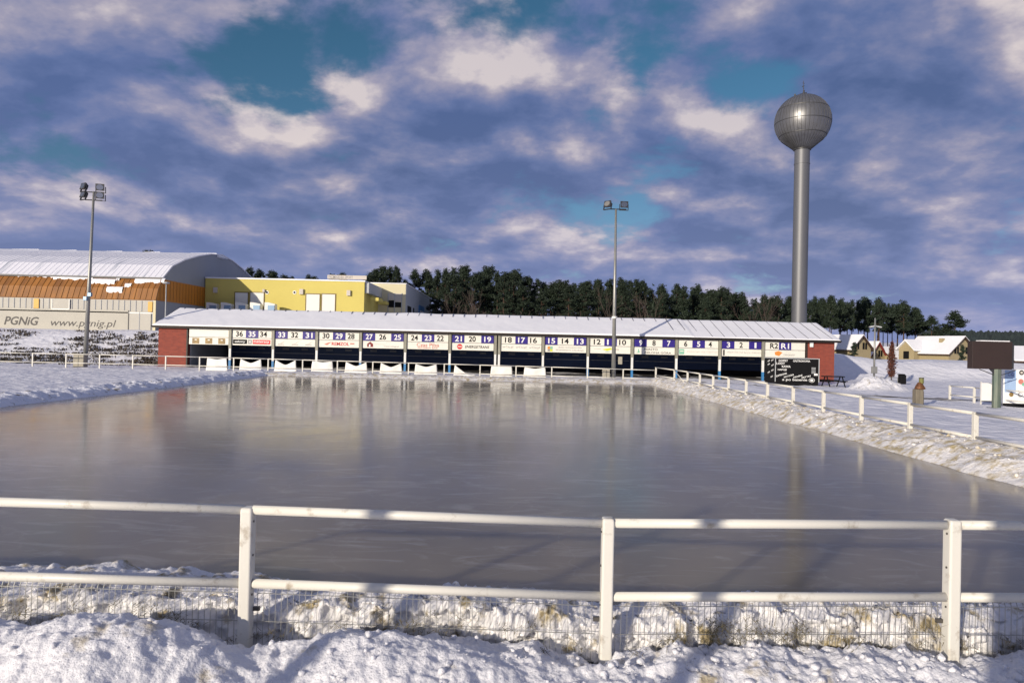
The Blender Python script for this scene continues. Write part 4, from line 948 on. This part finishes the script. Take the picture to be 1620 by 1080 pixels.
MB().box(p0.x, p0.x+0.75, 31.5, 31.56, 0.30, 1.10).build('panel', 'cloth', wb); 
for dx in (0.03, 0.70): MB().box(p0.x+dx-0.02, p0.x+dx+0.02, 31.57, 31.61, 0.0, 1.14).build('post', 'rail_paint', wb)

ly = 57.5; pt = at(1384.5, 503, ly); lx = pt.x
la = thing('street_lamp', (lx, ly, Hs(lx, ly)), 'grey double armed street lamp with a box beside the copper leaved tree', 'street lamp')
MB().tube((lx, ly, -0.1), (lx, ly, pt.z), 0.085, 0.055, n=10).build('pole', 'steel', la, smooth=True)
za = Zp(1384, 516, ly)
for s_ in (-1, 1):
    MB().tube((lx, ly, za+0.05), (lx+s_*0.42, ly-0.05, za-0.02), 0.03, n=8).build('arm', 'grey_wall', la)
    MB().prism([(lx+s_*0.12, za+0.02), (lx+s_*0.50, za-0.02), (lx+s_*0.46, za-0.12), (lx+s_*0.16, za-0.06)][::s_], 'y', ly-0.16, ly+0.06).build('lamp_head', 'grey_wall', la)
zb = Zp(1383, 585, ly); MB().box(lx-0.30, lx+0.16, ly-0.22, ly-0.09, zb-0.28, zb+0.28).build('control_box', 'steel', la, bevel=0.02)

ty_ = 54.0; p = at(1410, 608, ty_); tx_ = p.x
ct = thing('columnar_tree', (tx_, ty_, 0.1), 'slim columnar tree with copper brown leaves on the snow', 'tree')
zt_ = Zp(1410, 541, ty_)
MB().tube((tx_, ty_, -0.1), (tx_, ty_, zt_-0.5), 0.05, 0.015, n=8).build('trunk', 'bare_bark', ct)
V = []; Fc = []
for k in range(2600):
    h = rng.random(); z = 0.62+(zt_-0.62)*h; rad = 0.34*(np.sin(np.clip(h*0.93+0.08, 0, 1)*math.pi)**0.6)*(1-0.45*h)
    a = rng.uniform(0, 6.283); rr_ = rad*math.sqrt(rng.random())*(0.75+0.5*rng.random()); pnt = np.array([tx_+rr_*math.cos(a), ty_+rr_*math.sin(a), z]); s_ = 0.055
    d1 = rng.normal(0, s_, 3); d2 = rng.normal(0, s_, 3); o = len(V); q = pnt-np.array([tx_, ty_, 0.1]); V += [q.tolist(), (q+d1).tolist(), (q+d1+d2).tolist()]; Fc.append((o, o+1, o+2))
raw_obj('crown', V, Fc, 'copper_leaf', ct)
gy_ = 53.0; a, b = X(1394, gy_), X(1421, gy_)
gd = thing('tree_guard', ((a+b)/2, gy_, 0.05), 'low metal hoop rail at the foot of the copper leaved tree', 'barrier')
for xx in (a, b): MB().tube((xx, gy_, 0.0), (xx, gy_, 0.55), 0.025, n=6).build('post', 'steel', gd)
for zz in (0.55, 0.34): MB().tube((a, gy_, zz), (b, gy_, zz), 0.022, n=6).build('bar', 'steel', gd)
p = at(1427, 607, 52); t = thing('litter_bin', (p.x, 52, 0.05), 'black litter bin on the snow beside the copper leaved tree', 'bin')
MB().box(p.x-0.21, p.x+0.21, 51.8, 52.2, 0.02, 0.80).build('body', 'black', t, bevel=0.03); MB().box(p.x-0.23, p.x+0.10, 51.78, 52.22, 0.803, 0.87).build('lid', 'black', t)
# dark picnic bench next to the right end of the pavilion
p = atz(1322, 612, 0.06); q = p
bn = thing('bench', (p.x, p.y, 0.05), 'dark wooden picnic bench beside the right brick pier', 'bench')
MB().box(p.x-0.55, p.x+0.75, p.y+0.3, p.y+0.95, 0.70, 0.76).build('table_top', 'black', bn)
for dy in (-0.15, 1.25): MB().box(p.x-0.55, p.x+0.75, p.y+dy, p.y+dy+0.28, 0.42, 0.47).build('seat', 'black', bn)
for xx in (-0.42, 0.60):
    MB().box(p.x+xx-0.03, p.x+xx+0.03, p.y-0.1, p.y+1.45, 0.36, 0.415).build('cross_bar', 'black', bn)
    for y0, y1 in ((0.0, 0.5), (1.3, 0.8)): MB().tube((p.x+xx+0.06, p.y+y0, 0.0), (p.x+xx+0.06, p.y+y1, 0.70), 0.04, n=6).build('leg', 'black', bn)
# shovelled snow heap and the slushy path
hc_ = atz(1392, 618, 0.06); xs_ = np.arange(hc_.x-2.6, hc_.x+2.8, 0.07); ys_ = np.arange(hc_.y-1.2, hc_.y+2.6, 0.07); XX, YY2 = np.meshgrid(xs_, ys_)
hh = mound(XX, YY2, hc_.x-0.2, hc_.y+0.6, 0.85, 1.1, 0.9)+mound(XX, YY2, hc_.x+1.2, hc_.y+0.5, 0.42, 0.7, 0.6); hh = hh+np.clip(hh*3, 0, 1)*(0.12*billow(XX, YY2, 2.5, 4, 0.6))
tag(grid_obj('snow_heap', XX, YY2, hh+H(XX, YY2)-0.06, 'snow_near'), kind='structure')
pw = [atz(u, v, 0.07) for u, v in ((1100, 603), (1191, 609.5), (1290, 620), (1370, 627), (1440, 632), (1520, 634), (1640, 640))]
m = MB()
for (a, b) in zip(pw, pw[1:]):
    n = 24
    for k in range(n):
        t0, t1 = k/n, (k+1)/n; c0 = a.lerp(b, t0); c1 = a.lerp(b, t1); w0 = 0.42+0.3*fbm(c0.x, 1, 0.8, 3); w1 = 0.42+0.3*fbm(c1.x, 1, 0.8, 3)
        f = lambda q, s_: (q.x, q.y+s_, Hs(q.x, q.y+s_)+0.03)
        m.quad(f(c0, -w0), f(c1, -w1), f(c1, 0.0), f(c0, 0.0)); m.quad(f(c0, 0.0), f(c1, 0.0), f(c1, w1), f(c0, w0))
tag(m.build('path', 'slush'), kind='structure')

# ------------------------------------------------------------------ trees
def blob_leaves(centres, n, size, flat=0.55):
    V = []; Fc = []
    for (cx, cy, cz, r) in centres:
        d = rng.normal(0, 1, (n, 3)); d /= np.linalg.norm(d, axis=1)[:, None]
        p = np.array([cx, cy, cz])+d*(1.25*r*rng.random((n, 1))**0.6)*np.array([1, 1, flat])
        a = rng.normal(0, size, (n, 3)); b = rng.normal(0, size, (n, 3))
        for k in range(n):
            o = len(V); V += [(p[k]-a[k]).tolist(), (p[k]+a[k]).tolist(), (p[k]+b[k]).tolist()]; Fc.append((o, o+1, o+2))
    return V, Fc
def make_pine(kind, seed):
    r_ = np.random.default_rng(seed); Ht = 15.0
    m = MB(); bend = r_.normal(0, 0.25, 2); P0 = Vector((0, 0, -0.6)); segs = 6; pts = []
    for k in range(segs+1):
        t = k/segs; pts.append(Vector((bend[0]*math.sin(t*2.5), bend[1]*math.sin(t*2.2), -0.6+(Ht-0.3)*t)))
    rad = lambda t: 0.20*(1-t)+0.03
    for k in range(segs): m.tube(pts[k], pts[k+1], rad(k/segs), rad((k+1)/segs), n=6, cap=False)
    start = 0.63 if kind == 'tall' else 0.20
    cent = []; nb = 30 if kind == 'tall' else 44
    for k in range(nb):
        t = start+(1-start)*(k+r_.random()*0.7)/nb; i = min(int(t*segs), segs-1); base = pts[i].lerp(pts[i+1], t*segs-i)
        if kind == 'tall': rr = 2.3*math.sin(min(1, (t-start)/(1-start)*0.85+0.22)*math.pi)**0.7
        else: rr = 2.7*(1-(t-start)/(1-start))**0.6+0.35
        a = r_.uniform(0, 6.28); ln = rr*(0.35+0.65*r_.random()); up = r_.uniform(0.0, 0.35)*ln
        tip = base+Vector((math.cos(a)*ln, math.sin(a)*ln, up)); m.tube(base, tip, 0.05, 0.015, n=3, cap=False)
        cent.append((tip.x, tip.y, tip.z+0.05, r_.uniform(0.25, 0.8)))
        if r_.random() < 0.6: mid = base.lerp(tip, 0.55); cent.append((mid.x, mid.y, mid.z+0.15, r_.uniform(0.4, 0.75)))
    cent.append((pts[-1].x, pts[-1].y, Ht-0.35, 0.6)); cent.append((pts[-1].x+0.2, pts[-1].y, Ht-1.0, 0.8))
    if kind == 'tall':
        for k in range(4):
            t = r_.uniform(0.3, 0.55); i = int(t*segs); base = pts[i].lerp(pts[i+1], t*segs-i); a = r_.uniform(0, 6.28); m.tube(base, base+Vector((math.cos(a)*0.9, math.sin(a)*0.9, 0.1)), 0.03, 0.01, n=3, cap=False)
    V, Fc = blob_leaves(cent, 110, 0.11, 0.6)
    tme = m; return tme, V, Fc
protos = {}
for kind, cnt in (('tall', 7), ('bushy', 6)):
    protos[kind] = []
    for k in range(cnt):
        tm, V, Fc = make_pine(kind, 100+k+(50 if kind == 'bushy' else 0))
        me1 = bpy.data.meshes.new('trunk'); me1.from_pydata([tuple(p) for p in tm.v], [], tm.f); me1.materials.append(M['pine_bark'])
        me2 = bpy.data.meshes.new('crown'); me2.from_pydata(V, [], Fc); me2.materials.append(M['needle'])
        protos[kind].append((me1, me2))
GRP = 'pines of the wood behind the pavilion'
LBL = {'tall': 'tall bare stemmed pine in the wood behind the pavilion', 'bushy': 'dense dark pine in the wood behind the pavilion'}
def pine(u, vtop, Y, kind, label=None, group=GRP, wide=1.0):
    p = at(u, vtop, Y); z0 = Hs(p.x, Y); s_ = (p.z-z0)/15.0
    if s_ < 0.15: return
    o = thing('pine_tree', (p.x, Y, z0), label or LBL[kind], 'tree', group); o.rotation_euler.z = random.uniform(0, 6.28)
    w = wide*(0.75*s_+0.25)*random.uniform(0.8, 1.3); o.scale = (w, w, s_)
    me1, me2 = random.choice(protos[kind])
    for nm, me in (('trunk', me1), ('crown', me2)): ch = bpy.data.objects.new(nm, me); COL.objects.link(ch); ch.parent = o
sky_u = [395, 420, 440, 452, 470, 490, 505, 520, 545, 565, 585, 600, 618, 628, 640, 660, 690, 720, 750, 775, 800, 822, 832, 850, 900, 950, 1000, 1050, 1100, 1160, 1180, 1192, 1205, 1220, 1250, 1290, 1330, 1400, 1440, 1458]
sky_v = [421, 427, 430, 436, 432, 431, 440, 432, 428, 437, 428, 420, 420, 428, 434, 425, 427, 425, 420, 425, 430, 431, 440, 446, 445, 444, 443, 450, 454, 458, 462, 474, 468, 464, 468, 466, 469, 472, 477, 487]
vs_ = lambda u: float(np.interp(u, sky_u, sky_v))
u = 694.0
while u < 1276:                   # three staggered rows
    pine(u+random.uniform(-4, 4), vs_(u)+random.choice((-3, 0, 2, 5, 10, 15)), random.uniform(108, 118), 'bushy' if random.random() < 0.7 else 'tall'); u += 15
u = 580.0
while u < 1285:
    pine(u+random.uniform(-5, 5), vs_(u)+random.choice((-5, -2, 0, 3, 8, 13)), random.uniform(121, 132) if u > 696 else random.uniform(131, 140), 'bushy' if random.random() < 0.45 else 'tall'); u += 15
u = 690.0
while u < 1290:
    pine(u+random.uniform(-6, 6), vs_(u)+random.uniform(4, 22), random.uniform(135, 150), 'bushy'); u += 17
for u in (398, 412, 428, 447, 462, 487, 498, 527, 541, 586, 596, 607, 617, 627): pine(u, vs_(u)+random.uniform(-1, 4), random.uniform(128, 140), 'bushy')
pine(235, 396, 135, 'tall', 'lone pine top showing above the arched hall roof', None, 1.3)
u = 1284.0
while u < 1460:                   # the open stand with bare stems
    pine(u+random.uniform(-3, 3), vs_(u)+random.uniform(-2, 8), random.uniform(126, 150), 'tall', wide=0.85); u += 7.2
for u, v, Y in ((1472, 499, 140),): pine(u, v, Y, 'tall', 'small lone pine between the wood and the larger lone pine', None)
pine(1508, 491, 130, 'tall', 'lone spreading pine above the cream house', None, 1.7)
for u, v, Y, lb in ((1353, 541, 84, 'small dark conifer in front of the small cream house'), (1521, 545, 90, 'dark conifer in front of the gable of the cream house')): pine(u, v, Y, 'bushy', lb, None, 0.55)

def bare_tree(u, vtop, Y, label, seed):
    r_ = np.random.default_rng(seed); p = at(u, vtop, Y); z0 = Hs(p.x, Y); hgt = p.z-z0
    t = thing('bare_tree', (p.x, Y, z0), label, 'tree', 'bare trees in front of the pines'); tk_ = MB(); br = MB()
    def grow(m, a, d, ln, r, depth):
        b = a+d*ln; m.tube(a, b, r, r*0.65, n=4, cap=False)
        if depth == 0: return
        for k in range(3 if depth > 1 else 2):
            nd = (d+Vector(r_.normal(0, 0.33, 3))+Vector((0, 0, 0.12))).normalized(); grow(br, b if k else a.lerp(b, 0.75), nd, ln*r_.uniform(0.62, 0.85), max(r*0.55, 0.014), depth-1)
    o = Vector((p.x, Y, z0-0.2)); grow(tk_, o, Vector((r_.normal(0, 0.04), 0, 1)).normalized(), hgt*0.36, 0.085, 4)
    tk_.build('trunk', 'bare_bark', t); br.build('crown', 'bare_bark', t)
for k, (u, v, Y, lb) in enumerate(((716, 470, 100, 'slim bare tree leaning beside the dense pines above boards 21 and 22'), (754, 462, 99, 'pale forked bare tree above board 20'), (742, 474, 101, 'thin bare tree next to the forked one above board 20'), (1018, 460, 102, 'bare tree above boards 9 and 8'), (1036, 468, 101, 'slanting bare tree above board 8'),
                                   (1216, 470, 95, 'spreading bare tree left of the water tower shaft'), (1196, 482, 98, 'small bare tree above board 1'), (965, 455, 103, 'bare tree half hidden by the two-lamp mast'))): bare_tree(u, v, Y, lb, 30+k)
# undergrowth of the wood and the far wooded hill: too many stems to count
def bushes(name, n, rangeU, rangeY, hgt, spread, mt, label, blades=26, size=0.5):
    V = []; Fc = []
    for _ in range(n):
        u = rng.uniform(*rangeU); Y = rng.uniform(*rangeY); x = (u-810)/F*Y; z = Hs(x, Y); h = hgt*rng.uniform(0.5, 1.1)
        for k in range(blades):
            p = np.array([x, Y, z])+np.array([rng.normal(0, spread), rng.normal(0, spread), rng.random()**0.8*h]); a = rng.normal(0, size, 3)*np.array([0.35, 0.35, 1]); b = rng.normal(0, size*0.35, 3); o = len(V)
            V += [p.tolist(), (p+a).tolist(), (p+b).tolist()]; Fc.append((o, o+1, o+2))
    return tag(raw_obj(name, V, Fc, mt, kind='stuff'), label, 'undergrowth')
bushes('undergrowth', 700, (700, 1275), (112, 134), 9.0, 1.2, 'needle', 'dark young pines filling the wood behind the pavilion roof', 60, 0.40)
bushes('undergrowth', 500, (690, 1300), (104, 118), 4.5, 1.3, 'brush', 'brown bare undergrowth among the pines behind the pavilion roof', 44, 0.45)
bushes('undergrowth', 420, (1290, 1640), (120, 160), 2.6, 1.5, 'brush', 'brown bare brush at the foot of the wood behind the houses', 44, 0.5)
V = []; Fc = []
for _ in range(3400):
    Y = rng.uniform(210, 372); x = rng.uniform(0.585, 1.05)*Y; z = Hs(x, Y); r = rng.uniform(1.6, 2.8); h = rng.uniform(5, 8)
    n = 7; o = len(V); V.append([x, Y, z+h])
    for k in range(n): a = 2*math.pi*k/n; q = r*rng.uniform(0.7, 1.3); V.append([x+q*math.cos(a), Y+q*math.sin(a), z+h*rng.uniform(0.35, 0.8)])
    for k in range(n): V.append([V[o+1+k][0], V[o+1+k][1], z-0.5])
    for k in range(n): k2 = (k+1) % n; Fc += [(o, o+1+k, o+1+k2), (o+1+k, o+1+n+k, o+1+n+k2, o+1+k2)]
tag(raw_obj('far_forest', V, Fc, 'far_forest', kind='stuff'), 'dark forest covering the far hill beyond the houses', 'forest')
# scrub on the bank below the hall
V = []; Fc = []
for _ in range(1500):
    x = rng.uniform(-66, -28.2); y = rng.uniform(55.3, 65.5)
    dens = fbm(x, y*1.6, 0.22, 3)
    if dens < rng.uniform(-0.45, 0.30) or (y > 64 and rng.random() < 0.7): continue
    z = Hs(x, y)
    for k in range(22):
        a = rng.uniform(0, 6.28); l = rng.uniform(0.08, 0.26); p = np.array([x+rng.normal(0, 0.30), y+rng.normal(0, 0.30), z-0.03]); d = np.array([math.cos(a)*0.6, math.sin(a)*0.5, 0.85])*l; w = np.array([math.sin(a), -math.cos(a), 0])*0.030; o = len(V)
        V += [(p-w).tolist(), (p+w).tolist(), (p+d+w*1.5).tolist(), (p+d-w*1.5).tolist()]; Fc.append((o, o+1, o+2, o+3))
tag(raw_obj('scrub', V, Fc, 'scrub', kind='stuff'), 'dark dry scrub poking through snow on the bank below the hall', 'scrub')
# a flight of dark steps' edge / drain running down that bank
p0 = atz(168, 569, 0.2); 
# unseen poles added behind the viewpoint to cast shadow bands on the near railing
az = R(SUN_AZ)
for u, rad, lb in ((603, 0.085, 'unseen slim pole added to shade the near railing left of its middle post'), (1127, 0.085, 'unseen slim pole added to shade the near railing right of its middle post'), (1630, 0.26, 'unseen thick pole added to shade the right end of the near railing')):
    p = at(u, 830, YN); L_ = 9.0; x, y = p.x-math.sin(az)*L_, p.y-math.cos(az)*L_
    t = thing('shadow_pole', (x, y, 0), lb, 'pole', None)
    MB().tube((x, y, -0.3), (x, y, 3.7), rad, rad*0.85, n=14).build('shaft', 'steel', t, smooth=True)
    MB().lathe(x, y, [(rad*0.9, 3.7), (rad*1.2, 3.76), (rad*0.9, 3.84), (0.01, 3.88)], 14).build('cap', 'steel', t, smooth=True)
